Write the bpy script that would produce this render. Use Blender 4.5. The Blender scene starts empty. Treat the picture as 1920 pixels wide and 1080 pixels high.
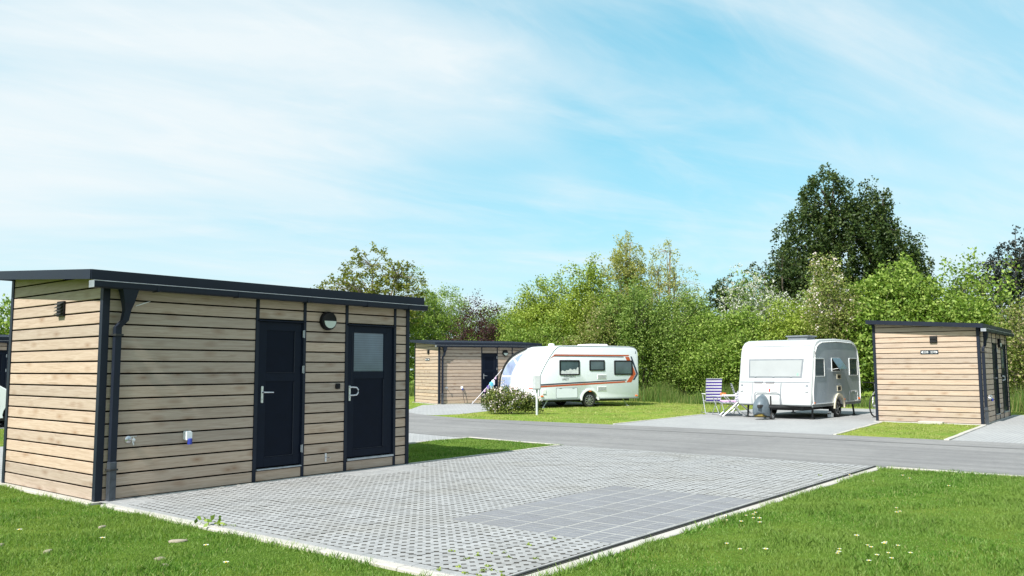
import bpy, math, random
import numpy as np
from mathutils import Vector, Matrix

# ------------------------------------------------------------------ camera, world, sun, exposure
S = bpy.context.scene
C = S.collection
R = math.radians

cam_d = bpy.data.cameras.new('camera')
cam_d.lens = 29.612; cam_d.sensor_width = 36.0; cam_d.clip_start = 0.1; cam_d.clip_end = 3000
cam = bpy.data.objects.new('camera', cam_d); C.objects.link(cam)
_r = Vector((0.63228881, -0.77472621, -0.00318718)); _u = Vector((-0.07182069, -0.06271129, 0.99544416)); _w = Vector((0.77139655, 0.6291793, 0.09529302))
M = Matrix.Identity(4)
for i in range(3):
    M[i][0] = _r[i]; M[i][1] = _u[i]; M[i][2] = -_w[i]
M[2][3] = 1.523
cam.matrix_world = M
S.camera = cam

SUN_EL = R(47.0); SUN_AZ = R(182.6)           # direction towards the sun, azimuth from +X
sun_dir = Vector((math.cos(SUN_AZ) * math.cos(SUN_EL), math.sin(SUN_AZ) * math.cos(SUN_EL), math.sin(SUN_EL)))

world = bpy.data.worlds.new('World'); S.world = world; world.use_nodes = True
wn = world.node_tree.nodes; wl = world.node_tree.links; wn.clear()
def wnode(t, **k):
    n = wn.new(t)
    for a, b in k.items(): setattr(n, a, b)
    return n
w_out = wnode('ShaderNodeOutputWorld'); w_bg = wnode('ShaderNodeBackground')
sky = wnode('ShaderNodeTexSky', sky_type='NISHITA'); sky.sun_disc = False
sky.sun_elevation = SUN_EL; sky.sun_rotation = math.pi / 2 - SUN_AZ
sky.altitude = 0; sky.air_density = 1.0; sky.dust_density = 0.6; sky.ozone_density = 1.0
w_tint = wnode('ShaderNodeMixRGB', blend_type='MULTIPLY'); w_tint.inputs[0].default_value = 1
w_tint.inputs[2].default_value = (2.0, 6.2, 7.1, 1)
w_pre = wnode('ShaderNodeMixRGB', blend_type='MULTIPLY'); w_pre.inputs[0].default_value = 1; w_pre.inputs[2].default_value = (0.2, 0.2, 0.2, 1)
w_gam = wnode('ShaderNodeGamma'); w_gam.inputs[1].default_value = 0.40
wl.new(sky.outputs[0], w_pre.inputs[1]); wl.new(w_pre.outputs[0], w_gam.inputs[0]); wl.new(w_gam.outputs[0], w_tint.inputs[1])
tc = wnode('ShaderNodeTexCoord'); sep = wnode('ShaderNodeSeparateXYZ'); wl.new(tc.outputs['Generated'], sep.inputs[0])
def wmath(op, a, b=None):
    n = wnode('ShaderNodeMath', operation=op)
    for i, v in enumerate((a, b)):
        if v is None: continue
        if isinstance(v, (int, float)): n.inputs[i].default_value = v
        else: wl.new(v, n.inputs[i])
    return n.outputs[0]
zc = wmath('ADD', wmath('MAXIMUM', sep.outputs[2], 0.0), 0.16)
cmb = wnode('ShaderNodeCombineXYZ'); wl.new(wmath('DIVIDE', sep.outputs[0], zc), cmb.inputs[0]); wl.new(wmath('DIVIDE', sep.outputs[1], zc), cmb.inputs[1])
def cloud(rot, sc, scale, detail, rough, dist, lo, hi, off=(0, 0, 0)):
    mp = wnode('ShaderNodeMapping', vector_type='TEXTURE'); mp.inputs['Rotation'].default_value = (0, 0, rot); mp.inputs['Scale'].default_value = sc; mp.inputs['Location'].default_value = off
    wl.new(cmb.outputs[0], mp.inputs[0])
    nz = wnode('ShaderNodeTexNoise'); nz.inputs['Scale'].default_value = scale; nz.inputs['Detail'].default_value = detail
    nz.inputs['Roughness'].default_value = rough; nz.inputs['Distortion'].default_value = dist
    wl.new(mp.outputs[0], nz.inputs['Vector'])
    mr = wnode('ShaderNodeMapRange', interpolation_type='SMOOTHSTEP'); mr.inputs['From Min'].default_value = lo; mr.inputs['From Max'].default_value = hi
    wl.new(nz.outputs[0], mr.inputs[0])
    return mr.outputs[0]
c_big = cloud(R(-25), (2.0, 1, 1), 0.9, 3, 0.5, 0.5, 0.35, 0.66, (4.6, 3.2, 0))
c_str = cloud(R(-28), (2.6, 1, 1), 2.0, 9, 0.58, 0.8, 0.36, 0.74, (5, 1.7, 0))
c_wsp = cloud(R(-8), (2.6, 1, 1), 4.4, 8, 0.6, 1.2, 0.40, 0.82, (0.3, 4.2, 0))
# thin cirrus veil, denser towards the side of the sky where the sun stands
sunward = wmath('ADD', wmath('MULTIPLY', sep.outputs[0], math.cos(SUN_AZ)), wmath('MULTIPLY', sep.outputs[1], math.sin(SUN_AZ)))
veil = wmath('MINIMUM', wmath('MAXIMUM', wmath('MULTIPLY', wmath('ADD', sunward, 0.86), 0.85), 0.0), 0.42)
mask = wmath('ADD', wmath('MULTIPLY', c_big, 0.58), wmath('ADD', wmath('MULTIPLY', c_str, 0.40), wmath('MULTIPLY', c_wsp, 0.20)))
hz = wmath('MULTIPLY', wmath('POWER', wmath('SUBTRACT', 1.0, wmath('MINIMUM', wmath('MULTIPLY', wmath('MAXIMUM', sep.outputs[2], 0.0), 2.2), 1.0)), 1.5), 0.66)
inv = lambda q: wmath('SUBTRACT', 1.0, q)
mask = wmath('MINIMUM', wmath('MAXIMUM', wmath('SUBTRACT', mask, 0.06), 0.0), 0.90)
mask = inv(wmath('MULTIPLY', inv(mask), wmath('MULTIPLY', inv(veil), inv(hz))))
w_mix = wnode('ShaderNodeMixRGB'); wl.new(mask, w_mix.inputs[0]); wl.new(w_tint.outputs[0], w_mix.inputs[1]); w_mix.inputs[2].default_value = (6.9, 7.4, 7.6, 1)
wl.new(w_mix.outputs[0], w_bg.inputs[0]); w_bg.inputs[1].default_value = 0.085
wl.new(w_bg.outputs[0], w_out.inputs[0])

sun_d = bpy.data.lights.new('sun', 'SUN'); sun_d.energy = 5.0; sun_d.angle = R(0.53); sun_d.color = (1.0, 0.955, 0.88)
sun = bpy.data.objects.new('sun', sun_d); C.objects.link(sun); sun.location = (0, 0, 40)
sun.rotation_euler = (-sun_dir).to_track_quat('-Z', 'Y').to_euler()

S.view_settings.view_transform = 'Standard'; S.view_settings.look = 'None'; S.view_settings.exposure = 0.62; S.view_settings.gamma = 1
S.view_settings.use_curve_mapping = False
S.render.engine = 'CYCLES'; S.cycles.max_bounces = 8; S.cycles.transparent_max_bounces = 8

random.seed(7); rng = np.random.default_rng(11)

# ------------------------------------------------------------------ materials
class MT:
    def __init__(s, name):
        s.m = bpy.data.materials.new(name); s.m.use_nodes = True; s.t = s.m.node_tree; s.n = s.t.nodes; s.l = s.t.links
        s.b = s.n['Principled BSDF']; s.out = s.n['Material Output']
    def add(s, t, **k):
        n = s.n.new(t)
        for a, b in k.items():
            if hasattr(n, a): setattr(n, a, b)
        return n
    def set(s, n, **k):
        for a, b in k.items(): n.inputs[a].default_value = b
    def noise(s, vec, scale, detail=4, rough=0.55, dist=0.0):
        n = s.add('ShaderNodeTexNoise'); s.set(n, Scale=scale, Detail=detail, Roughness=rough, Distortion=dist)
        if vec is not None: s.l.new(vec, n.inputs['Vector'])
        return n.outputs[0]
    def ramp(s, f, stops, interp='LINEAR'):
        n = s.add('ShaderNodeValToRGB'); e = n.color_ramp; e.interpolation = interp
        while len(e.elements) < len(stops): e.elements.new(0.5)
        for el, (p, c) in zip(e.elements, stops): el.position = p; el.color = (*c, 1) if len(c) == 3 else c
        s.l.new(f, n.inputs[0]); return n.outputs[0]
    def mix(s, f, a, b, mode='MIX'):
        n = s.add('ShaderNodeMixRGB', blend_type=mode)
        for i, v in enumerate((f, a, b)):
            if isinstance(v, (int, float)): n.inputs[i].default_value = v
            elif isinstance(v, tuple): n.inputs[i].default_value = (*v, 1) if len(v) == 3 else v
            else: s.l.new(v, n.inputs[i])
        return n.outputs[0]
    def math(s, op, a, b=0.0, clamp=False):
        n = s.add('ShaderNodeMath', operation=op); n.use_clamp = clamp
        for i, v in enumerate((a, b)):
            if isinstance(v, (int, float)): n.inputs[i].default_value = v
            else: s.l.new(v, n.inputs[i])
        return n.outputs[0]
    def coord(s, kind='Object', scale=(1, 1, 1), rnd=0.0, rot=(0, 0, 0)):
        t = s.add('ShaderNodeTexCoord'); v = t.outputs[kind]
        if rnd:
            oi = s.add('ShaderNodeObjectInfo'); vm = s.add('ShaderNodeVectorMath', operation='MULTIPLY_ADD')
            cb = s.add('ShaderNodeCombineXYZ')
            for i in range(3): s.l.new(oi.outputs['Random'], cb.inputs[i])
            s.l.new(cb.outputs[0], vm.inputs[0]); vm.inputs[1].default_value = (rnd, rnd * 1.7, rnd * 0.6); s.l.new(v, vm.inputs[2]); v = vm.outputs[0]
        mp = s.add('ShaderNodeMapping'); mp.inputs['Scale'].default_value = scale; mp.inputs['Rotation'].default_value = rot; s.l.new(v, mp.inputs[0])
        return mp.outputs[0]
    def pos(s, scale=(1, 1, 1)):
        g = s.add('ShaderNodeNewGeometry'); mp = s.add('ShaderNodeMapping'); mp.inputs['Scale'].default_value = scale; s.l.new(g.outputs['Position'], mp.inputs[0]); return mp.outputs[0]
    def rand(s):
        return s.add('ShaderNodeObjectInfo').outputs['Random']
    def island(s):
        return s.add('ShaderNodeNewGeometry').outputs['Random Per Island']
    def color(s, v):
        if isinstance(v, tuple): s.b.inputs['Base Color'].default_value = (*v, 1)
        else: s.l.new(v, s.b.inputs['Base Color'])
        return s
    def bump(s, f, strength, dist=0.01):
        n = s.add('ShaderNodeBump'); s.set(n, Strength=strength, Distance=dist); s.l.new(f, n.inputs['Height']); s.l.new(n.outputs[0], s.b.inputs['Normal']); return s
    def p(s, **k):
        for a, b in k.items(): s.b.inputs[a.replace('_', ' ')].default_value = b
        return s

def plain(name, col, rough=0.5, metal=0.0, var=0.12, scale=6.0, bump=0.0, coat=0.0, spec=0.5):
    t = MT(name); t.p(Roughness=rough, Metallic=metal)
    v = t.coord('Object'); f = t.noise(v, scale, 5, 0.6)
    dk = tuple(c * (1 - var) for c in col); lt = tuple(min(1, c * (1 + var)) for c in col)
    t.color(t.ramp(f, [(0.3, dk), (0.7, lt)]))
    rr = t.add('ShaderNodeMapRange'); t.set(rr, **{'To Min': max(0.02, rough - 0.08), 'To Max': min(1, rough + 0.08)}); t.l.new(f, rr.inputs[0]); t.l.new(rr.outputs[0], t.b.inputs['Roughness'])
    t.p(Specular_IOR_Level=spec)
    if coat: t.p(Coat_Weight=coat)
    if bump: t.bump(t.noise(v, scale * 8, 4), bump, 0.004)
    return t.m

def m_wood():
    t = MT('larch_cladding')
    v = t.coord('Object', (0.9, 1, 16), rnd=37.0)
    g = t.noise(v, 2.6, 8, 0.62, 1.1)
    v2 = t.coord('Object', (0.8, 1, 2.2), rnd=23.0); g2 = t.noise(v2, 1.6, 3, 0.5, 0.3)
    base = t.ramp(g, [(0.25, (0.275, 0.198, 0.146)), (0.5, (0.430, 0.338, 0.265)), (0.75, (0.525, 0.436, 0.360))])
    base = t.mix(t.math('MULTIPLY', g2, 0.55), base, (0.395, 0.280, 0.198))
    # knots with a flame of darker grain
    vk = t.coord('Object', (2.6, 0.4, 6.5), rnd=61.0, rot=(0, R(14), 0)); vo = t.add('ShaderNodeTexVoronoi'); t.set(vo, Scale=1.0, Randomness=1.0); t.l.new(vk, vo.inputs['Vector'])
    kn = t.ramp(vo.outputs['Distance'], [(0.04, (1, 1, 1)), (0.10, (0.6, 0.6, 0.6)), (0.34, (0, 0, 0))])
    base = t.mix(t.math('MULTIPLY', kn, 0.70), base, (0.22, 0.115, 0.055))
    rnd = t.rand(); hs = t.add('ShaderNodeHueSaturation'); t.l.new(base, hs.inputs['Color'])
    t.l.new(t.math('ADD', t.math('MULTIPLY', rnd, 0.30), 0.84), hs.inputs['Value']); t.l.new(t.math('ADD', t.math('MULTIPLY', rnd, 0.2), 0.86), hs.inputs['Saturation'])
    t.color(hs.outputs[0]); t.p(Roughness=0.72); t.bump(g, 0.25, 0.003)
    return t.m

def m_concrete(name, col, var=0.16, scale=30, rnd=0.12, rough=0.9, stain=0.25):
    t = MT(name); v = t.pos(); f = t.noise(v, scale, 6, 0.7); f2 = t.noise(v, scale * 6, 3, 0.7); b = t.noise(v, 0.9, 4, 0.6, 0.6)
    c = t.ramp(f, [(0.3, tuple(x * (1 - var) for x in col)), (0.7, tuple(x * (1 + var * 0.7) for x in col))])
    c = t.mix(0.5, c, t.ramp(f2, [(0.35, (0.55, 0.55, 0.55)), (0.6, (1.12, 1.12, 1.12))]), 'MULTIPLY')
    c = t.mix(t.math('MULTIPLY', t.ramp(b, [(0.45, (0, 0, 0)), (0.75, (1, 1, 1))]), stain), c, (0.78, 0.74, 0.66), 'MULTIPLY')
    if rnd:
        hs = t.add('ShaderNodeHueSaturation'); t.l.new(c, hs.inputs['Color'])
        t.l.new(t.math('ADD', t.math('MULTIPLY', t.math('ADD', t.rand(), t.island()), rnd), 1 - rnd), hs.inputs['Value']); c = hs.outputs[0]
    t.color(c); t.p(Roughness=rough); t.bump(f2, 0.35, 0.004)
    return t.m

def m_asphalt():
    t = MT('asphalt'); v = t.pos(); sp = t.noise(v, 160, 4, 0.8); md = t.noise(v, 7, 5, 0.6); st = t.noise(t.pos((1.6, 0.07, 1)), 2.0, 5, 0.6)
    c = t.ramp(md, [(0.3, (0.18, 0.177, 0.178)), (0.7, (0.215, 0.211, 0.212))])
    c = t.mix(0.55, c, t.ramp(sp, [(0.35, (0.55, 0.55, 0.55)), (0.65, (1.4, 1.4, 1.38))]), 'MULTIPLY')
    c = t.mix(0.8, c, t.ramp(st, [(0.35, (0.80, 0.80, 0.81)), (0.65, (1.12, 1.12, 1.12))]), 'MULTIPLY')
    pt = t.noise(v, 0.45, 6, 0.65, 0.8); c = t.mix(0.7, c, t.ramp(pt, [(0.38, (0.86, 0.86, 0.87)), (0.62, (1.08, 1.08, 1.07))]), 'MULTIPLY')
    vc = t.add('ShaderNodeTexVoronoi', feature='DISTANCE_TO_EDGE'); t.set(vc, Scale=0.55); t.l.new(t.mix(0.22, v, t.add('ShaderNodeTexNoise').outputs[1]), vc.inputs['Vector']); c = t.mix(t.math('MULTIPLY', t.ramp(vc.outputs['Distance'], [(0.0, (1, 1, 1)), (0.012, (0, 0, 0))]), 0.0), c, (0.08, 0.08, 0.08))
    t.color(c); t.p(Roughness=0.85); t.bump(sp, 0.4, 0.004); return t.m

def m_lawn(name='lawn_soil', k=(1, 1, 1)):
    t = MT(name); v = t.pos(); a = t.noise(v, 0.55, 5, 0.6, 0.4); b = t.noise(v, 5, 6, 0.7); c_ = t.noise(v, 55, 5, 0.8)
    c = t.ramp(a, [(0.3, (0.085, 0.165, 0.022)), (0.5, (0.125, 0.205, 0.028)), (0.72, (0.20, 0.245, 0.045))])
    c = t.mix(0.65, c, t.ramp(b, [(0.3, (0.62, 0.66, 0.6)), (0.7, (1.25, 1.2, 1.1))]), 'MULTIPLY')
    c = t.mix(0.8, c, t.ramp(c_, [(0.3, (0.5, 0.55, 0.5)), (0.7, (1.35, 1.3, 1.2))]), 'MULTIPLY')
    c = t.mix(1.0, c, k, 'MULTIPLY'); t.color(c); t.p(Roughness=0.95); t.p(Specular_IOR_Level=0.1); t.bump(c_, 0.9, 0.03); return t.m

def m_leaf(name, stops, trans=0.35, patch=None, rough=0.5):
    t = MT(name); f = t.island(); c = t.ramp(f, stops)
    if patch:
        nz = t.noise(t.pos(), patch[0], 4, 0.6, 0.3); c = t.mix(t.ramp(nz, [(0.38, (0, 0, 0)), (0.66, (1, 1, 1))]), c, patch[1])
    t.color(c); t.p(Roughness=rough); t.p(Specular_IOR_Level=0.25)
    tr = t.add('ShaderNodeBsdfTranslucent'); t.l.new(t.mix(1.0, c, (1.15, 1.2, 0.6), 'MULTIPLY'), tr.inputs[0])
    mx = t.add('ShaderNodeMixShader'); mx.inputs[0].default_value = trans; t.l.new(t.b.outputs[0], mx.inputs[1]); t.l.new(tr.outputs[0], mx.inputs[2]); t.l.new(mx.outputs[0], t.out.inputs[0])
    return t.m

def m_glass(name, col, rough=0.05, lines=False):
    t = MT(name); v = t.coord('Object'); f = t.noise(v, 1.6, 3)
    c = t.ramp(f, [(0.3, tuple(x * 0.7 for x in col)), (0.7, tuple(x * 1.3 for x in col))])
    if lines:
        w = t.add('ShaderNodeTexWave', wave_type='BANDS', bands_direction='Z'); t.set(w, Scale=9.0, Distortion=0.3); t.l.new(v, w.inputs[0])
        c = t.mix(0.25, c, w.outputs[0], 'MULTIPLY')
    t.color(c); t.p(Roughness=rough, IOR=1.5); t.p(Specular_IOR_Level=0.8); return t.m

def m_silver():
    t = MT('aluminium_panel'); v = t.coord('Object'); f = t.noise(v, 1.3, 4, 0.6, 0.4); h = t.noise(v, 60, 3)
    t.color(t.ramp(f, [(0.3, (0.42, 0.49, 0.57)), (0.7, (0.54, 0.60, 0.67))])); t.p(Metallic=0.35, Roughness=0.3)
    t.bump(t.mix(0.5, h, f), 0.04, 0.01); return t.m

W_ = m_wood()
ANTH = plain('anthracite_metal', (0.014, 0.019, 0.032), 0.45, 0.0, 0.15, 3.0, spec=0.18)
DOORM = plain('dark_door_panel', (0.004, 0.007, 0.016), 0.5, 0.0, 0.12, 5.0, spec=0.10)
DOORF = plain('dark_door_frame', (0.004, 0.008, 0.019), 0.45, 0.0, 0.12, 5.0, spec=0.14)
BLACK = plain('black_plastic', (0.008, 0.008, 0.010), 0.45, spec=0.2)
SHEATH = plain('dark_sheathing', (0.006, 0.005, 0.005), 0.95, spec=0.05)
STEEL = plain('brushed_steel', (0.62, 0.63, 0.66), 0.32, 0.9, 0.1)
GALV = plain('galvanised_steel', (0.42, 0.44, 0.47), 0.45, 0.7, 0.2, 9)
WPLAST = plain('white_plastic', (0.78, 0.79, 0.80), 0.4, 0, 0.04)
BPLAST = plain('blue_plastic', (0.02, 0.035, 0.28), 0.35, 0, 0.1)
OPAL = plain('opal_diffuser', (0.50, 0.56, 0.50), 0.5, 0, 0.05)
DGLASS = m_glass('door_glass', (0.085, 0.125, 0.17), 0.12, True)
CGLASS = m_glass('caravan_glass', (0.055, 0.085, 0.10), 0.05)
CBLIND = plain('caravan_glass_over_blind', (0.335, 0.352, 0.362), 0.15, 0, 0.05, 2.0)
CBLUE = m_glass('awning_film', (0.30, 0.38, 0.58), 0.15)
CURT = plain('net_curtain', (0.55, 0.57, 0.60), 0.9, 0, 0.25, 12)
WBODY = plain('white_gelcoat', (0.70, 0.735, 0.80), 0.28, 0, 0.02, 1.5, coat=0.3)
WTRIM = plain('white_trim', (0.78, 0.79, 0.79), 0.35, 0, 0.03)
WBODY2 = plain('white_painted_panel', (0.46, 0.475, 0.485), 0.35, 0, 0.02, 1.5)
CREAM = plain('cream_trim', (0.62, 0.57, 0.44), 0.4, 0, 0.08)
GLINE = plain('grey_seal', (0.17, 0.19, 0.215), 0.6)
GREYT = plain('grey_tarpaulin', (0.105, 0.135, 0.16), 0.45, 0, 0.22, 5, bump=0.3)
ORANGE = plain('orange_decal', (0.44, 0.085, 0.03), 0.4, 0, 0.05)
NAVY = plain('navy_decal', (0.03, 0.042, 0.075), 0.4, 0, 0.05)
LETTER = plain('grey_lettering', (0.09, 0.09, 0.10), 0.5, 0, 0.1)
AMBER = plain('amber_lens', (0.75, 0.17, 0.03), 0.2)
RUBBER = plain('rubber', (0.018, 0.018, 0.019), 0.75, 0, 0.2, 20)
ALLOY = plain('alloy', (0.55, 0.56, 0.58), 0.3, 0.85, 0.1)
CHASSIS = plain('black_chassis', (0.02, 0.021, 0.022), 0.6, 0, 0.25)
SKIRT = plain('grey_skirt', (0.22, 0.24, 0.25), 0.4, 0.4, 0.1)
ALU = plain('aluminium_tube', (0.50, 0.51, 0.54), 0.4, 0.6, 0.06)
FABW = plain('white_fabric', (0.70, 0.69, 0.74), 0.85, 0, 0.06, 40)
FABP = plain('violet_fabric', (0.075, 0.045, 0.30), 0.85, 0, 0.12, 40)
FABN = plain('navy_fabric', (0.03, 0.04, 0.12), 0.85, 0, 0.12, 40)
FABPK = plain('lilac_cushion', (0.55, 0.36, 0.55), 0.9, 0, 0.1, 30)
ORG = plain('orange_tin', (0.75, 0.20, 0.06), 0.4)
YEL = plain('ochre_tarp', (0.22, 0.16, 0.03), 0.6)
AWNF = plain('awning_fabric', (0.60, 0.62, 0.64), 0.8, 0, 0.06, 8)
PAVE = m_concrete('light_concrete_paver', (0.305, 0.31, 0.316), 0.20, 45, 0.16, stain=0.55)
PAVD = m_concrete('blue_grey_paver', (0.190, 0.196, 0.216), 0.14, 60, 0.12, stain=0.45)
SAND = m_concrete('joint_sand', (0.35, 0.35, 0.34), 0.15, 60, 0)
KERBM = m_concrete('pale_kerb_concrete', (0.46, 0.44, 0.405), 0.14, 25, 0.06, stain=0.5)
GRAVEL = m_concrete('dark_joint_gravel', (0.050, 0.049, 0.048), 0.5, 120, 0)
PEDGE = m_concrete('dark_paver_edge', (0.09, 0.088, 0.082), 0.3, 60, 0)  # paver sides in the openings, darker than the tops
SOIL = m_concrete('pale_earth', (0.33, 0.29, 0.225), 0.25, 30, 0.1)
ASPH = m_asphalt(); LAWN = m_lawn(); LAWN2 = m_lawn('dry_lawn_soil', (1.6, 1.45, 1.7))
SEAM = m_concrete('bitumen_seam', (0.12, 0.12, 0.122), 0.3, 20, 0)
BARK = plain('bark', (0.085, 0.070, 0.052), 0.9, 0, 0.4, 9, bump=0.5)
BARKL = plain('pale_bark', (0.26, 0.225, 0.17), 0.9, 0, 0.4, 9, bump=0.5)
BLADE = m_leaf('grass_blade', [(0.0, (0.050, 0.145, 0.014)), (0.35, (0.105, 0.235, 0.028)), (0.7, (0.180, 0.320, 0.060)), (0.92, (0.29, 0.39, 0.13)), (1.0, (0.42, 0.39, 0.19))], 0.4, (0.9, (0.205, 0.305, 0.068)))
BLADE2 = m_leaf('dry_grass_blade', [(0.0, (0.16, 0.25, 0.04)), (0.5, (0.27, 0.34, 0.08)), (1.0, (0.46, 0.45, 0.19))], 0.4, (0.45, (0.40, 0.42, 0.14)))
TALL = m_leaf('tall_grass_blade', [(0.0, (0.07, 0.15, 0.03)), (0.6, (0.14, 0.22, 0.05)), (1.0, (0.30, 0.30, 0.12))], 0.4)
L_MID = m_leaf('leaf_mid_green', [(0, (0.06, 0.12, 0.016)), (0.5, (0.15, 0.24, 0.042)), (1, (0.33, 0.42, 0.12))])
L_BRI = m_leaf('leaf_bright_green', [(0, (0.075, 0.145, 0.016)), (0.5, (0.18, 0.285, 0.042)), (1, (0.37, 0.46, 0.12))])
L_YEL = m_leaf('leaf_yellow_green', [(0, (0.12, 0.165, 0.014)), (0.5, (0.24, 0.335, 0.04)), (1, (0.43, 0.50, 0.12))])
L_DRY = m_leaf('leaf_dry_mixed', [(0, (0.13, 0.165, 0.035)), (0.55, (0.19, 0.26, 0.055)), (0.85, (0.33, 0.33, 0.11)), (1, (0.48, 0.38, 0.26))])
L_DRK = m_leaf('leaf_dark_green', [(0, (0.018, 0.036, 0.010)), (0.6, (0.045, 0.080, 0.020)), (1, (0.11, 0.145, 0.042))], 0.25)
L_BLU = m_leaf('leaf_blue_green', [(0, (0.028, 0.048, 0.034)), (1, (0.06, 0.085, 0.06))], 0.25)
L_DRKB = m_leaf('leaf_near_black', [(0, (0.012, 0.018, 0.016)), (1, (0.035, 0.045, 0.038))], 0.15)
L_PUR = m_leaf('leaf_purple', [(0, (0.028, 0.010, 0.014)), (1, (0.085, 0.030, 0.035))], 0.25)
L_OLI = m_leaf('leaf_olive', [(0, (0.10, 0.125, 0.016)), (0.6, (0.165, 0.19, 0.026)), (1, (0.24, 0.245, 0.05))])
L_BIR = m_leaf('leaf_spring_birch', [(0, (0.24, 0.27, 0.06)), (1, (0.43, 0.43, 0.16))], 0.4)
L_RHO = m_leaf('leaf_rhododendron', [(0, (0.05, 0.08, 0.015)), (0.7, (0.13, 0.17, 0.035)), (1, (0.25, 0.25, 0.07))], 0.2)
BLOS = m_leaf('white_blossom', [(0, (0.42, 0.43, 0.36)), (1, (0.66, 0.67, 0.62))], 0.2)
BLOP = m_leaf('pale_pink_blossom', [(0, (0.68, 0.56, 0.58)), (1, (0.86, 0.80, 0.80))], 0.2)
PETAL = plain('daisy_petal', (0.82, 0.82, 0.80), 0.7); DAISYC = plain('daisy_centre', (0.70, 0.45, 0.03), 0.7)
CARP = plain('white_car_paint', (0.78, 0.79, 0.80), 0.2, 0, 0.02, coat=0.6)

# ------------------------------------------------------------------ mesh helpers
class MB:
    def __init__(s): s.v = []; s.f = []
    def add(s, vs, fs):
        o = len(s.v); s.v += [tuple(p) for p in vs]; s.f += [tuple(i + o for i in f) for f in fs]; return s
    def box(s, x0, x1, y0, y1, z0, z1, ch=0.0):
        if ch <= 0:
            return s.add([(x0, y0, z0), (x1, y0, z0), (x1, y1, z0), (x0, y1, z0), (x0, y0, z1), (x1, y0, z1), (x1, y1, z1), (x0, y1, z1)],
                         [(0, 3, 2, 1), (4, 5, 6, 7), (0, 1, 5, 4), (1, 2, 6, 5), (2, 3, 7, 6), (3, 0, 4, 7)])
        c = min(ch, (x1 - x0) * .49, (y1 - y0) * .49, (z1 - z0) * .49)
        rings = []
        for z, i in ((z0, c), (z0 + c, 0), (z1 - c, 0), (z1, c)):
            a, b, e, f = x0 + i, x1 - i, y0 + i, y1 - i
            k = c * 0.6
            rings.append([(a + k, e, z), (b - k, e, z), (b, e + k, z), (b, f - k, z), (b - k, f, z), (a + k, f, z), (a, f - k, z), (a, e + k, z)])
        return s.loft(rings)
    def loft(s, rings, cap0=True, cap1=True, closed=True):
        n = len(rings[0]); o = len(s.v)
        for r in rings: s.v += [tuple(p) for p in r]
        m = n if closed else n - 1
        for k in range(len(rings) - 1):
            for i in range(m):
                j = (i + 1) % n
                s.f.append((o + k * n + i, o + k * n + j, o + (k + 1) * n + j, o + (k + 1) * n + i))
        if cap0: s.f.append(tuple(o + i for i in reversed(range(n))))
        if cap1: s.f.append(tuple(o + (len(rings) - 1) * n + i for i in range(n)))
        return s
    def tube(s, pts, rad, n=6, cap=True):
        pts = [Vector(p) for p in pts]; rad = rad if isinstance(rad, (list, tuple)) else [rad] * len(pts)
        up = Vector((0, 0, 1)); rings = []
        for i, p in enumerate(pts):
            d = (pts[min(i + 1, len(pts) - 1)] - pts[max(i - 1, 0)])
            d = d.normalized() if d.length > 1e-9 else Vector((0, 0, 1))
            a = d.cross(up if abs(d.z) < 0.95 else Vector((1, 0, 0))).normalized(); b = a.cross(d)
            rings.append([p + (a * math.cos(2 * math.pi * k / n) + b * math.sin(2 * math.pi * k / n)) * rad[i] for k in range(n)])
        return s.loft(rings, cap, cap)
    def lathe(s, prof, c, axis='y', n=20, cap0=True, cap1=True):
        # prof: (r, t) along the axis
        rings = []
        for r, t in prof:
            ring = []
            for k in range(n):
                a = 2 * math.pi * k / n; u, w = r * math.cos(a), r * math.sin(a)
                ring.append({'y': (c[0] + u, c[1] + t, c[2] + w), 'x': (c[0] + t, c[1] + u, c[2] + w), 'z': (c[0] + u, c[1] + w, c[2] + t)}[axis])
            rings.append(ring)
        return s.loft(rings, cap0, cap1)
    def prism(s, poly, y0, y1):      # polygon in x,z extruded along y
        n = len(poly)
        return s.loft([[(x, y0, z) for x, z in poly], [(x, y1, z) for x, z in poly]])
    def flat(s, poly, z0, z1):       # polygon in x,y extruded along z
        return s.loft([[(x, y, z0) for x, y in poly], [(x, y, z1) for x, y in poly]])
    def mesh(s, name, mat, smooth=None):
        me = bpy.data.meshes.new(name); me.from_pydata(s.v, [], s.f)
        import bmesh
        b = bmesh.new(); b.from_mesh(me); bmesh.ops.recalc_face_normals(b, faces=b.faces); b.to_mesh(me); b.free()
        if mat: me.materials.append(mat)
        if smooth is not None:
            me.polygons.foreach_set('use_smooth', [True] * len(me.polygons)); me.set_sharp_from_angle(angle=R(smooth))
        return me
    def obj(s, name, mat, parent=None, smooth=None):
        o = bpy.data.objects.new(name, s.mesh(name, mat, smooth)); C.objects.link(o)
        if parent: o.parent = parent
        return o

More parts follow.
